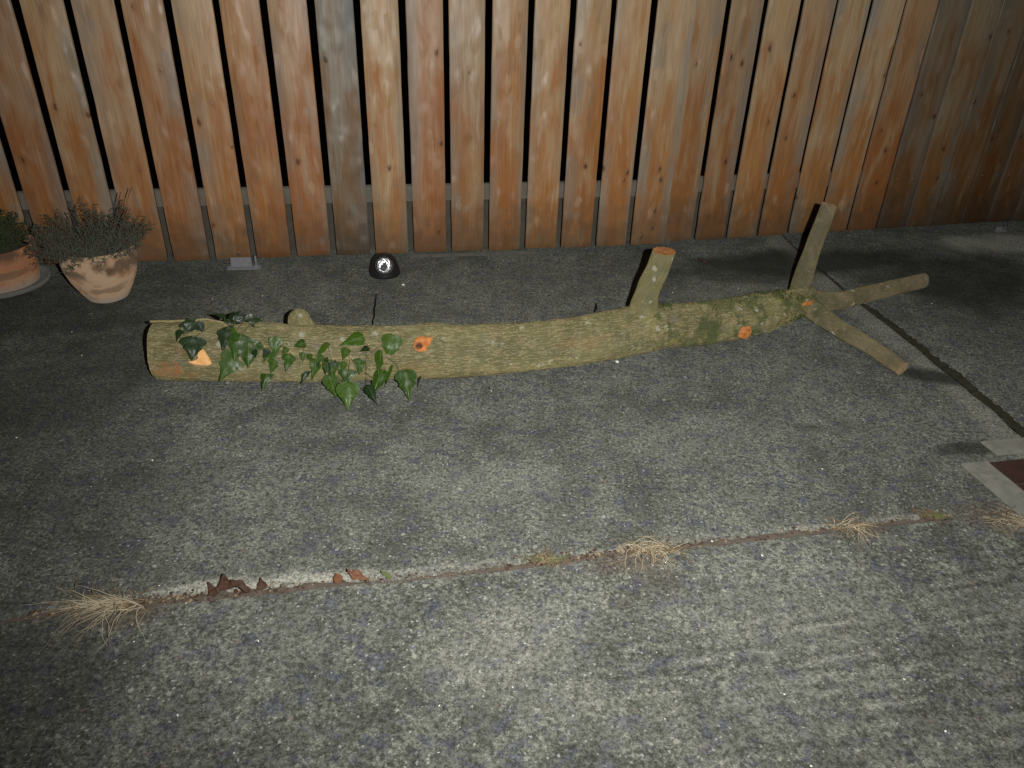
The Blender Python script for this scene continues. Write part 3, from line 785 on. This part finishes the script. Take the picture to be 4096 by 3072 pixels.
def scar(outline, mat, hole=None, seed=0.0, label=None, lift=.017):
    """torn wood on the trunk: outline and hole are lines of sight that meet the bark"""
    hits = [log_hit(*q) for q in outline]; pts = [h[0] for h in hits if h]
    # refine the outline
    fine = []
    m = len(pts)
    for i in range(m):
        p0, p1, p2, p3 = pts[i - 1], pts[i], pts[(i + 1) % m], pts[(i + 2) % m]
        for k in range(5):
            u = k / 5
            fine.append((p1 * 2 + (p2 - p0) * u + (p0 * 2 - p1 * 5 + p2 * 4 - p3) * u * u + (p1 * 3 - p0 - p2 * 3 + p3) * u ** 3) * .5)
    c = sum(fine, Vector()) / len(fine)
    nrm = sum((h[1] for h in hits if h), Vector()).normalized()
    hc = log_hit(hole[0], hole[1])[0] if hole else None
    bm = bmesh.new(); hl = bm.verts.layers.float.new('hole'); rows = []
    NR = 12
    for j in range(NR + 1):
        q = j / NR; row = []
        for k, p in enumerate(fine):
            x = c.lerp(p, q)
            z = lift * (1 - q ** 6) + .0035 * mn.fractal(x * 55 + Vector((seed, 0, 0)), 1, 2, 3)
            hv = 0.0
            if hc is not None:
                dd = (x - hc).length / hole[2] * (1 + .35 * mn.noise(x * 70))
                hv = 1 - smooth(.35, 1.0, dd); z -= .007 * hv
            if j == NR: z = -.008
            v = bm.verts.new(x + nrm * z - LO); v[hl] = hv; row.append(v)
        rows.append(row)
    n = len(fine)
    for j in range(NR):
        for k in range(n):
            k2 = (k + 1) % n; bm.faces.new((rows[j][k], rows[j + 1][k], rows[j + 1][k2], rows[j][k2]))
    bmesh.ops.remove_doubles(bm, verts=bm.verts, dist=1e-5)
    bmesh.ops.recalc_face_normals(bm, faces=bm.faces)
    o = link_mesh('branch_scar', bm, mat, log)
    if label: o['label'] = label
    return o
_6 = lambda pts: [(600 + x * .27125, 1200 + y * .27125) for x, y in pts]
_7 = lambda pts: [(1200 + x * .24864, 1280 + y * .24864) for x, y in pts]
scar(_7([(1815, 440), (1830, 340), (1890, 270), (1990, 255), (2060, 285), (2145, 275), (2110, 380), (2060, 450), (2030, 520), (1930, 530), (1850, 500)]), MAT['cut_orange'], (1675, 1388, .0165), 1.0, 'orange branch scar with a dark rotten hole, mid trunk')
scar(_6([(560, 905), (640, 895), (715, 850), (755, 790), (715, 768), (745, 722), (800, 735), (832, 790), (880, 850), (922, 940), (840, 972), (700, 960), (600, 940)]), MAT['cut_pale'], None, 4.0, 'pale orange torn scar under the ivy near the thick end')
scar([(2950, 1345), (2956, 1318), (2972, 1303), (2996, 1300), (3003, 1312), (2994, 1336), (2980, 1352), (2960, 1352)], MAT['cut_orange'], (2990, 1314, .007), 7.0, 'small bright orange scar near the fork')
scar([(3208, 1216), (3222, 1205), (3240, 1203), (3246, 1212), (3232, 1222), (3214, 1224)], MAT['cut_orange'], None, 9.0, 'ragged orange tear in the crotch of the fork')
# moss tufts on the thin end and in the fork
rgm = random.Random(77); bm = bmesh.new()
for (px, py, n, sp_) in ((3040, 1180, 70, 26), (3110, 1176, 90, 24), (3150, 1190, 70, 26), (3250, 1190, 60, 22), (3180, 1262, 60, 30), (3235, 1258, 60, 26), (2960, 1205, 50, 30), (2650, 1225, 50, 20), (2600, 1300, 50, 34), (2590, 1360, 40, 26), (2840, 1260, 70, 40)):
    for i in range(n):
        h = log_hit(px + rgm.gauss(0, sp_), py + rgm.gauss(0, sp_ * .5))
        if not h: continue
        p = h[0] + h[1] * .001; d = (h[1] + Vector((rgm.uniform(-1, 1), rgm.uniform(-1, 1), rgm.uniform(-.5, .9))) * .8).normalized(); pts = [p - LO]
        for k in range(3):
            d = (d + Vector((rgm.uniform(-.4, .4), rgm.uniform(-.4, .4), rgm.uniform(-.5, .2)))).normalized(); p = p + d * rgm.uniform(.002, .0065); pts.append(p - LO)
        tube(bm, pts, [.0011, .0010, .0008, .0005], 4)
tag(link_mesh('moss', bm, MAT['moss'], log), kind='stuff')
# twigs dropped behind the trunk
for q0, q1, r, lab in (((1491, 1298), (1504, 1176), .0042, 'straight black twig lying on the concrete behind the log, below the spotlight'), ((2377, 1248), (2387, 1214), .0050, 'tiny black twig just behind the log, left of the upright stub')):
    A, B = ground(*q0, .005), ground(*q1, .005)
    P = [A.lerp(B, k / 8) + Vector((.006 * mn.noise(Vector((k * .7, r * 900, 1))), 0, 0)) - A for k in range(9)]
    bm = bmesh.new(); tube(bm, P, [r * (.6 + .4 * math.sin(math.pi * k / 8) + .15 * mn.noise(Vector((k * 2.1, 1, 1)))) for k in range(9)], 8)
    tag(link_mesh('twig', bm, MAT['twig'], loc=A), lab, 'twig', 'black twigs behind the log')

# ------------------------------------------------------------------ ivy
ivy = empty('ivy_vine', LO); tag(ivy, 'cut ivy vine with glossy green leaves trailing over the thick end of the trunk', 'ivy')
stem_px = [(604, 1292), (680, 1278), (740, 1275), (830, 1284), (890, 1297), (935, 1325), (990, 1372), (1060, 1385), (1130, 1398), (1230, 1425), (1290, 1434), (1400, 1431), (1475, 1424)]
sp = []
for q in stem_px:
    h = log_hit(*q) or log_hit(q[0], q[1] + 14)
    sp.append(h[0] + h[1] * .006 - LO)
dense = []
for a, b in zip(sp, sp[1:]):
    for k in range(6):
        p = a.lerp(b, k / 6); dense.append(p + Vector((0, 0, .0025 * mn.noise(p * 30))))
bm = bmesh.new(); tube(bm, dense, [.0042 - .0024 * i / len(dense) for i in range(len(dense))], 8)
link_mesh('stem', bm, MAT['vine'], ivy)

WPROF = [(0, .05), (.03, .30), (.09, .46), (.17, .51), (.25, .43), (.32, .37), (.40, .40), (.47, .38), (.55, .27), (.66, .19), (.78, .125), (.90, .06), (1.0, .0)]
OVATE = [(0, .04), (.05, .15), (.14, .30), (.26, .43), (.40, .50), (.55, .49), (.68, .42), (.80, .30), (.90, .17), (.96, .08), (1.0, 0.0)]
def leaf_mesh(L, W, fold, curl, seed, back=.10, prof=None, crumple=.05):
    bm = bmesh.new(); uvl = bm.loops.layers.uv.verify(); rows = []
    cols = (-1, -.75, -.5, -.25, 0, .25, .5, .75, 1)
    for (t, w) in (prof or WPROF):
        w = w * (1 + .16 * mn.noise(Vector((seed, t * 5, 1))))
        row = []
        for c in cols:
            x = c * w * W
            y = t * L - back * L * abs(c) * max(0, 1 - t * 4) + .06 * L * abs(c) ** 2 * (1 if t > .15 and t < .35 else 0)
            z = fold * abs(x) - curl * L * t * t + crumple * L * mn.noise(Vector((c * 1.4 + seed, t * 3, 2))) * (1 if crumple < .1 else 1.5)
            row.append((bm.verts.new((x, y, z)), (c * w * 2, t)))
        rows.append(row)
    for i in range(len(rows) - 1):
        for k in range(len(cols) - 1):
            q = (rows[i][k], rows[i][k + 1], rows[i + 1][k + 1], rows[i + 1][k])
            f = bm.faces.new([a[0] for a in q])
            for lp, a in zip(f.loops, q): lp[uvl].uv = a[1]
    bmesh.ops.remove_doubles(bm, verts=bm.verts, dist=1e-6)
    return bm
def add_leaf(base, tip, wpx, dark=False, lift=.012, roll=None, parent=None):
    mx, my = (base[0] + tip[0]) / 2, (base[1] + tip[1]) / 2
    h = log_hit(mx, my) or log_hit(mx, my - 60) or log_hit(mx, my + 40)
    dist = (h[0] - EYE).length if h else (ground(mx, 1500, .03) - EYE).length
    dist -= lift + .012 * rnd.random()
    if my > 1525:  # hanging in front of the trunk, clear of the concrete
        g = (ground(mx, tip[1]) - EYE).length
        dist = min(dist, g - .03)
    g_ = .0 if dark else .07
    dx, dy = (tip[0] - base[0]) * g_, (tip[1] - base[1]) * g_
    base = (base[0] - dx, base[1] - dy); tip = (tip[0] + dx, tip[1] + dy)
    B = EYE + ray(*base) * dist; T = EYE + ray(*tip) * (dist + rnd.uniform(-.020, .012))
    ax = (T - B); L = ax.length; ax.normalize()
    view = (EYE - B).normalized()
    side = ax.cross(view).normalized(); nrm = side.cross(ax).normalized()
    natural = L * .92
    wm = wpx / FPX * dist
    W = max(wm * 1.12, .60 * L); c = min(1, wm * 1.12 / W)
    ang = math.acos(c) * (1 if rnd.random() < .5 else -1) + rnd.uniform(-.06, .06)
    if roll is not None: ang = roll
    q = Matrix.Rotation(ang, 3, ax); side = q @ side; nrm = q @ nrm
    sd = rnd.random() * 50
    bm = leaf_mesh(L, W, rnd.uniform(-.26, -.04), rnd.uniform(-.04, .12), sd)
    m = Matrix((side, ax, nrm)).transposed().to_4x4()
    bmesh.ops.transform(bm, matrix=m, verts=bm.verts)
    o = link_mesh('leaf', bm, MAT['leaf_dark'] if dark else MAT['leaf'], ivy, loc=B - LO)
    # leaf stalk back towards the stem
    near = min(dense, key=lambda p: (p - (B - LO)).length)
    if (near - (B - LO)).length < .14:
        bm = bmesh.new(); a = B - LO; mid = a.lerp(near, .5) + view * .008
        tube(bm, [Vector(), mid - a, near - a], [.0008, .0008, .0011], 5)
        link_mesh('leaf_stalk', bm, MAT['stalk'], o)
S1, S2 = .27125, .24864
def r6(x, y): return (600 + x * S1, 1200 + y * S1)
def r7(x, y): return (1200 + x * S2, 1280 + y * S2)
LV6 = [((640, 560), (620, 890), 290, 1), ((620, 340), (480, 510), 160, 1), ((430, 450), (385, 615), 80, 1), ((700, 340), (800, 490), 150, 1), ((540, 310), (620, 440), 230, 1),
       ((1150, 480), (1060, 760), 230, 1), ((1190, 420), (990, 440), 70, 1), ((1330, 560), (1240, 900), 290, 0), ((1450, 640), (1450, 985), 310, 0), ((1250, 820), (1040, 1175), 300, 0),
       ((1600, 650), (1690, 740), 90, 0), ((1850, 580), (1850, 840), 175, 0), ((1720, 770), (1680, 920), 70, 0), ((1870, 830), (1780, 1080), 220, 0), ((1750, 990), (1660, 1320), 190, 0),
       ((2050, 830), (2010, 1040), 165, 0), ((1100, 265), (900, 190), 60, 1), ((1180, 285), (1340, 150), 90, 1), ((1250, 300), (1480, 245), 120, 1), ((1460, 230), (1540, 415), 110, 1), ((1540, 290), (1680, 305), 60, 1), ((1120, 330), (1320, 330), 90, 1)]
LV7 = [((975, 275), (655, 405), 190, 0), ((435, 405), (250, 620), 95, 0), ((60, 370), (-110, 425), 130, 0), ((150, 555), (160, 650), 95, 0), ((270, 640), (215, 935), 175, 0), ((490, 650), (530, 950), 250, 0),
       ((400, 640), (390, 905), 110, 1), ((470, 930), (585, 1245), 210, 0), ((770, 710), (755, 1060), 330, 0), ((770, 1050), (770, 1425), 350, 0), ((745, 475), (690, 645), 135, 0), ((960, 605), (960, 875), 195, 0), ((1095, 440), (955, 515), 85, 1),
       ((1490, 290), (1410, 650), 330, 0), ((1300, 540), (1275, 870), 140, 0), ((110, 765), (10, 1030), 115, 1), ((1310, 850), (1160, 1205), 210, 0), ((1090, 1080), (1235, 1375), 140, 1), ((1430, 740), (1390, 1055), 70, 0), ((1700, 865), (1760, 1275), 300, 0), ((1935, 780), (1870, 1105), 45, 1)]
for b, t_, w, dk in LV6: add_leaf(r6(*b), r6(*t_), w * S1, dk)
for b, t_, w, dk in LV7: add_leaf(r7(*b), r7(*t_), w * S2, dk)

# younger leaves tucked along the vine
for q in range(15):
    k = rnd.randrange(2, len(stem_px) - 1); f_ = rnd.random()
    x = stem_px[k][0] * (1 - f_) + stem_px[k + 1][0] * f_ + rnd.uniform(-12, 12); y = stem_px[k][1] * (1 - f_) + stem_px[k + 1][1] * f_ + rnd.uniform(-8, 24)
    L = rnd.uniform(20, 42); a = rnd.uniform(.5, 2.6); add_leaf((x, y), (x + L * math.cos(a), y + L * math.sin(a)), L * rnd.uniform(.5, .9), rnd.random() < .45)
# two thin side shoots hanging below the vine
for pts in ([(1290, 1434), (1330, 1490), (1395, 1540), (1432, 1556), (1470, 1575)], [(1405, 1431), (1440, 1470), (1490, 1500), (1520, 1545)], [(1545, 1425), (1585, 1450), (1612, 1500), (1640, 1500)]):
    P = []
    for x, y in pts:
        h = log_hit(x, y); P.append((h[0] + h[1] * .012 if h else ground(x, 1512, .03) + (EYE - ground(x, 1512, .03)).normalized() * .02 + (ground(x, y, .03) - ground(x, 1512, .03)) * .8) - LO)
    bm = bmesh.new(); tube(bm, P, [.0016] * len(P), 6); link_mesh('stem', bm, MAT['stalk'], ivy)

# ------------------------------------------------------------------ solar spotlight by the fence
lc = ground(1532, 1112)
lp_ = empty('solar_spotlight', Vector((lc.x, lc.y + .05, 0))); tag(lp_, 'small black garden spotlight with bright round faceted reflector at the fence foot', 'spotlight')
bm = bmesh.new()
lathe(bm, [(0, .001), (.070, .001), (.072, .010), (.068, .030), (.060, .058), (.050, .078), (.036, .092), (.018, .099), (0, .100)], 40)
link_mesh('housing', bm, MAT['plastic'], lp_)
to_cam = (EYE - Vector((lc.x, lc.y + .03, .06))).normalized()
axis = (to_cam * .9 + Vector((0, -.2, .05))).normalized()
rm = to_cam.to_track_quat('Z', 'Y').to_matrix().to_4x4()
rc = Vector((.010, -.052, .062))
bm = bmesh.new(); lathe(bm, [(.033, -.012), (.043, -.012), (.045, .006), (.041, .014), (.036, .014), (.034, .010), (.033, .0)], 36, Matrix.Translation(rc) @ rm)
link_mesh('rim', bm, MAT['plastic'], lp_)
bm = bmesh.new(); rgf = random.Random(12); fr = []
for j, (r_, z_) in enumerate([(.034, .009), (.030, .0072), (.026, .0058), (.022, .0046), (.018, .0037), (.014, .0030), (.010, .0025), (.005, .0022)]):
    fr.append([bm.verts.new(Matrix.Translation(rc) @ rm @ Vector((r_ * math.cos(2 * math.pi * (k + .5 * (j % 2)) / 22), r_ * math.sin(2 * math.pi * (k + .5 * (j % 2)) / 22), z_ + rgf.uniform(-.00055, .00055)))) for k in range(22)])
for j in range(len(fr) - 1):
    for k in range(22):
        k2 = (k + 1) % 22
        for tri in (((fr[j][k], fr[j][k2], fr[j + 1][k]), (fr[j][k2], fr[j + 1][k2], fr[j + 1][k]))): bm.faces.new(tri)
bm.faces.new(fr[-1])
bmesh.ops.recalc_face_normals(bm, faces=bm.faces)
link_mesh('reflector', bm, MAT['chrome'], lp_, smooth=False)
bm = bmesh.new(); lathe(bm, [(.0150, .0042), (.0145, .009), (.011, .014), (.006, .0165), (0, .0175)], 20, Matrix.Translation(rc + rm.to_3x3() @ Vector((-.005, -.011, 0))) @ rm)
link_mesh('lens', bm, MAT['led'], lp_)

# ------------------------------------------------------------------ pots and plants
def pot(name, loc, prof, mat, label, group, dirt_z, dirt_r):
    o = empty(name, loc); tag(o, label, 'plant pot', group)
    bm = bmesh.new(); lathe(bm, prof, 64, wob=.02); link_mesh('pot_wall', bm, mat, o)
    bm = bmesh.new(); lathe(bm, [(dirt_r, dirt_z - .006), (dirt_r * .7, dirt_z), (dirt_r * .35, dirt_z + .006), (0, dirt_z + .004)], 32, wob=.1)
    link_mesh('potting_soil', bm, MAT['soil'], o)
    return o
p2 = ground(436, 1190); p2.z = 0
pot('terracotta_pot', p2, [(r * .80, z * .98) for r, z in [(0, .002), (.085, .002), (.100, .010), (.128, .050), (.156, .098), (.174, .145), (.180, .180), (.176, .212), (.170, .228), (.160, .230), (.156, .220), (.160, .180)]], MAT['pot_lime'],
    'rounded terracotta pot crusted with pale lime, holding the straggly lavender', 'terracotta pots by the fence', .192, .130)
p1 = Vector((-2.235, 2.985, 0))
sau = empty('pot_saucer', p1); tag(sau, 'pale grey round saucer under the straight-sided pot at left edge', 'saucer')
bm = bmesh.new(); lathe(bm, [(0, .002), (.178, .002), (.192, .008), (.198, .022), (.194, .027), (.186, .020), (.175, .012), (0, .012)], 56, wob=.01)
link_mesh('dish', bm, MAT['saucer'], sau)
pot('terracotta_pot', p1 + Vector((0, 0, .0125)), [(r * .96, z * .72) for r, z in [(0, 0), (.156, 0), (.164, .008), (.170, .08), (.174, .150), (.177, .195), (.180, .205), (.180, .232), (.176, .238), (.166, .236), (.162, .22), (.160, .18)]], MAT['pot_plain'],
    'smooth straight-sided orange terracotta pot cut by the left edge, standing on a saucer', 'terracotta pots by the fence', .142, .158)

def bush(name, loc, label, cat, n_stem, hmin, hmax, spread, leafmat, seed, leaf_l, leaf_w, lean=(0, 0)):
    rg = random.Random(seed); root = empty(name, loc); tag(root, label, cat)
    bm = bmesh.new(); bs = bmesh.new()
    for i in range(n_stem):
        a = rg.uniform(0, 2 * math.pi); q = math.sqrt(rg.random())
        d = Vector((math.cos(a) * q * spread + lean[0], math.sin(a) * q * spread + lean[1], rg.uniform(.35, 1.0))).normalized()
        L = rg.uniform(hmin, hmax) * (1.1 - .35 * q)
        p = Vector((math.cos(a) * q * .09, math.sin(a) * q * .09, 0)); pts = [p.copy()]
        for k in range(6):
            d = (d + Vector((rg.uniform(-.18, .18), rg.uniform(-.18, .18), rg.uniform(-.06, .10)))).normalized()
            p = p + d * (L / 6); pts.append(p.copy())
        tube(bs, pts, [.0018 - .0002 * k for k in range(7)], 4, cap=False)
        nl = int(L / .0055)
        for k in range(nl):
            t = (k + 1.5) / nl * 6; j = min(int(t), 5); b = pts[j].lerp(pts[j + 1], min(1, t - j))
            ax = (pts[j + 1] - pts[j]).normalized(); aa = rg.uniform(0, 6.28)
            n, bb = frame_for(ax); dd = (ax * rg.uniform(.2, .9) + (n * math.cos(aa) + bb * math.sin(aa))).normalized()
            ll = leaf_l * rg.uniform(.6, 1.3); sd = dd.cross(Vector((rg.uniform(-1, 1), rg.uniform(-1, 1), .5))).normalized() * leaf_w * rg.uniform(.7, 1.2)
            v = [bm.verts.new(x) for x in (b - sd * .4, b + sd * .4, b + dd * ll * .55 + sd, b + dd * ll, b + dd * ll * .55 - sd)]
            bm.faces.new(v)
    link_mesh('foliage', bm, leafmat, root); link_mesh('stem', bs, MAT['lav_stem'], root)
    return root
lav = bush('lavender_bush', p2 + Vector((0, 0, .19)), 'grey-green straggly lavender with thin dry flower stalks in the limed pot', 'plant', 330, .07, .25, 1.35, MAT['lavender'], 5, .020, .0015, (-.12, -.10))
rg = random.Random(31)
for i in range(6):
    a = rg.uniform(0, 6.28); d = Vector((math.cos(a) * .75 - .15, math.sin(a) * .55 + .1, rg.uniform(.8, 1.1))).normalized(); L = rg.uniform(.16, .30)
    p = Vector((math.cos(a) * .05, math.sin(a) * .05, .02)); pts = [p.copy()]
    for k in range(7):
        d = (d + Vector((rg.uniform(-.1, .1), rg.uniform(-.1, .1), .02))).normalized(); p = p + d * L / 7; pts.append(p.copy())
    bm = bmesh.new(); tube(bm, pts, [.0010] * 8, 4)
    for k in range(7):
        c = pts[-1] - d * .006 * k
        m = Matrix.Translation(c) @ Matrix.Diagonal((.0020, .0020, .004, 1)); bmesh.ops.create_icosphere(bm, subdivisions=1, radius=1, matrix=m)
    link_mesh('flower_stalk', bm, MAT['lav_stem'], lav)
bush('leafy_shrub', p1 + Vector((-.02, 0, .15)), 'dark green bushy plant in the left-edge pot', 'plant', 330, .09, .20, 1.0, MAT['shrub'], 9, .016, .0036)

# ------------------------------------------------------------------ dead grass, leaves and bits along the crack
def tuft(loc, label, n, lmin, lmax, ang0, ang1, seed, mat2=.3, up=.45, name='grass_tuft', group='dead grass tufts along the crack', cat='grass tuft', mats=('straw', 'straw_pale'), wd=.00115, base=.03):
    rg = random.Random(seed); root = empty(name, loc); tag(root, label, cat, group)
    for which in (0, 1):
        bm = bmesh.new()
        for i in range(int(n * ((1 - mat2) if which == 0 else mat2))):
            a = rg.uniform(ang0, ang1); L = rg.uniform(lmin, lmax) * rg.choice((.5, .75, 1, 1))
            p = Vector((rg.gauss(0, base), rg.gauss(0, base * .3), 0)); d = Vector((math.cos(a), math.sin(a), rg.uniform(.1, up) * 2)).normalized(); pts = [p.copy()]
            for k in range(7):
                d = (d + Vector((rg.uniform(-.26, .26), rg.uniform(-.26, .26), -.16 - .1 * k * .4))).normalized()
                p = p + d * L / 7
                if p.z < .004: p.z = .004; d.z = max(d.z, .0)
                pts.append(p.copy())
            tube(bm, pts, [wd * (1 - .11 * k) for k in range(8)], 4)
        link_mesh('blade', bm, MAT[mats[which]], root)
    bm = bmesh.new()
    for i in range(int(n * 1.1)):
        a = rg.uniform(0, 6.28); p = Vector((rg.gauss(0, base * 1.4), rg.gauss(0, base * .55), .001)); pts = [p.copy()]; d = Vector((math.cos(a), math.sin(a), rg.uniform(-.1, .5))).normalized()
        for k in range(4):
            d = (d + Vector((rg.uniform(-.5, .5), rg.uniform(-.5, .5), rg.uniform(-.4, .2)))).normalized(); p = p + d * rg.uniform(.003, .011); p.z = max(.001, p.z); pts.append(p.copy())
        tube(bm, pts, [wd * .9] * 5, 4)
    tag(link_mesh('thatch', bm, MAT['thatch'], root), kind='stuff')
    return root
PI = math.pi
def gp(px, py, z=.003): 
    p = ground(px, py); p.z = z; return p
tuft(gp(500, 2418), 'spreading dead grass tuft at the left end of the crack, its roots sprawling forward', 62, .07, .23, PI * .85, PI * 1.55, 1, .6)
tuft(gp(380, 2432), 'matted dead grass lying along the crack left of the sprawling tuft', 36, .03, .10, PI * .7, PI * 1.3, 11, .3, .25)
tuft(gp(2600, 2205), 'bushy dead grass tuft in the middle of the crack below the log', 80, .035, .14, -PI * .95, PI * .25, 2, .4, .7)
tuft(gp(3400, 2105), 'small spiky dead grass tuft near the right end of the crack', 52, .03, .12, -PI * .8, PI * .4, 3, .4, .5, base=.02)
tuft(gp(4075, 2085), 'reddish dead grass mat by the pale kerb at the right edge', 90, .04, .13, PI * .8, PI * 1.7, 4, .35, .3, base=.04)
tuft(gp(2190, 2245), 'small green weed rooted in the crack left of the bushy tuft', 40, .015, .045, -PI, PI, 5, .3, .3, 'weed', 'green weeds along the crack', 'weed', ('weed', 'straw'), .0018, .02)
tuft(gp(3730, 2068), 'tiny mossy green weed at the right tip of the crack', 45, .01, .03, -PI, PI, 6, .2, .3, 'weed', 'green weeds along the crack', 'weed', ('weed', 'straw'), .0018, .018)

def dead_leaf(px, py, L, W, rot, tiltx, mat, label, seed, prof=OVATE):
    L *= .62; W *= .62
    bm = leaf_mesh(L, W * 1.15, .30, -.30, seed, .0, prof, .22)
    # bring the leaf's middle to its origin
    m = Matrix.Rotation(rot, 4, 'Z') @ Matrix.Rotation(tiltx, 4, 'X') @ Matrix.Translation((0, -L / 2, 0))
    bmesh.ops.transform(bm, matrix=m, verts=bm.verts)
    lo = min(v.co.z for v in bm.verts)
    q = gp(px, py, .002 - lo)
    tag(link_mesh('dead_leaf', bm, mat, loc=q), label, 'dead leaf', 'dead leaves caught in the crack')
dead_leaf(850, 2368, .050, .042, 1.0, .3, MAT['dead_leaf'], 'small curled brown leaf, leftmost in the crack', 2, None)
dead_leaf(905, 2352, .065, .058, .3, .9, MAT['dead_leaf'], 'tall curled dark brown leaf standing in the crack', 5, None)
dead_leaf(965, 2368, .075, .035, 1.5, .2, MAT['dead_leaf'], 'long flat brown leaf lying beside the tall curled one', 8)
dead_leaf(1050, 2352, .045, .036, .4, .7, MAT['dead_leaf'], 'small upright brown leaf at the white spalled edge', 11, None)
dead_leaf(1352, 2328, .040, .034, .6, .7, MAT['dead_orange'], 'broad orange leaf, left of the orange pair', 14)
dead_leaf(1432, 2322, .090, .034, 1.45, .15, MAT['dead_orange'], 'long orange leaf lying flat, right of the orange pair', 17)
dead_leaf(1545, 2312, .050, .018, 1.4, .2, MAT['weed'], 'narrow green leaf curled on the concrete beside the orange leaves', 20)
dead_leaf(2810, 1052, .085, .011, 1.35, .03, MAT['dead_leaf'], 'thin reddish leaf on the dark concrete behind the upright stub', 23)
for k, (px, py, r) in enumerate(((1613, 1142, .006), (2468, 1450, .006), (1370, 1405, .003))):
    if k == 2: continue
    bm = bmesh.new(); bmesh.ops.create_icosphere(bm, subdivisions=2, radius=1, matrix=Matrix.Diagonal((r * 1.2, r, r * .7, 1)))
    for v in bm.verts: v.co *= 1 + .2 * mn.noise(v.co * 150)
    tag(link_mesh('pebble', bm, MAT['stone'], loc=gp(px, py, r * .6)), ('white pebble on the concrete just below the spotlight', 'whitish pebble at the lower edge of the log')[k], 'pebble', 'white pebbles')

# leaf litter packed along the crack, and grit strewn over the paving: nobody could count them
def scatter(name, n, seed, place, size, mats, label, cat, flat=.25):
    rg = random.Random(seed); bm = bmesh.new()
    for i in range(n):
        x, y, z = place(rg); r = size(rg); q = rg.randrange(len(mats))
        m = Matrix.Translation((x, y, z)) @ Matrix.Rotation(rg.uniform(0, 6.28), 4, 'Z') @ Matrix.Rotation(rg.uniform(-.5, .5), 4, 'X') @ Matrix.Diagonal((r * rg.uniform(.7, 1.8), r * rg.uniform(.5, 1), r * flat * rg.uniform(.6, 1.6), 1))
        res = bmesh.ops.create_icosphere(bm, subdivisions=1, radius=1, matrix=m)
        for v in res['verts']:
            v.co += Vector((rg.uniform(-1, 1), rg.uniform(-1, 1), rg.uniform(-.3, .3))) * r * .25
            for f in v.link_faces: f.material_index = q
    tag(link_mesh(name, bm, mats, smooth=False), label, cat, kind='stuff')
def in_crack(rg):
    x = rg.choice((rg.uniform(-1.08, 1.2), rg.gauss(-.8, .16), rg.gauss(.3, .12))); return x, c1y(x) + rg.gauss(0, c1w(x) * .8 + .003), .003
scatter('leaf_litter', 620, 3, in_crack, lambda g: g.uniform(.0015, .0052), [MAT['debris'], MAT['dead_leaf'], MAT['straw'], MAT['soil']], 'brown crumbs of leaf litter strewn along the crack', 'litter', .35)
def on_slab(rg):
    y = .85 + 2.6 * rg.random() ** 1.5; x = rg.uniform(-1.9, 2.0); return x, y, .005 if y < c1y(x) else .001
scatter('grit', 420, 4, on_slab, lambda g: g.choice((.0011, .0014, .0018, .0028)), [MAT['stone'], MAT['kerb'], MAT['debris'], MAT['gravel']], 'loose grit and tiny stones strewn over the concrete', 'grit', .7)
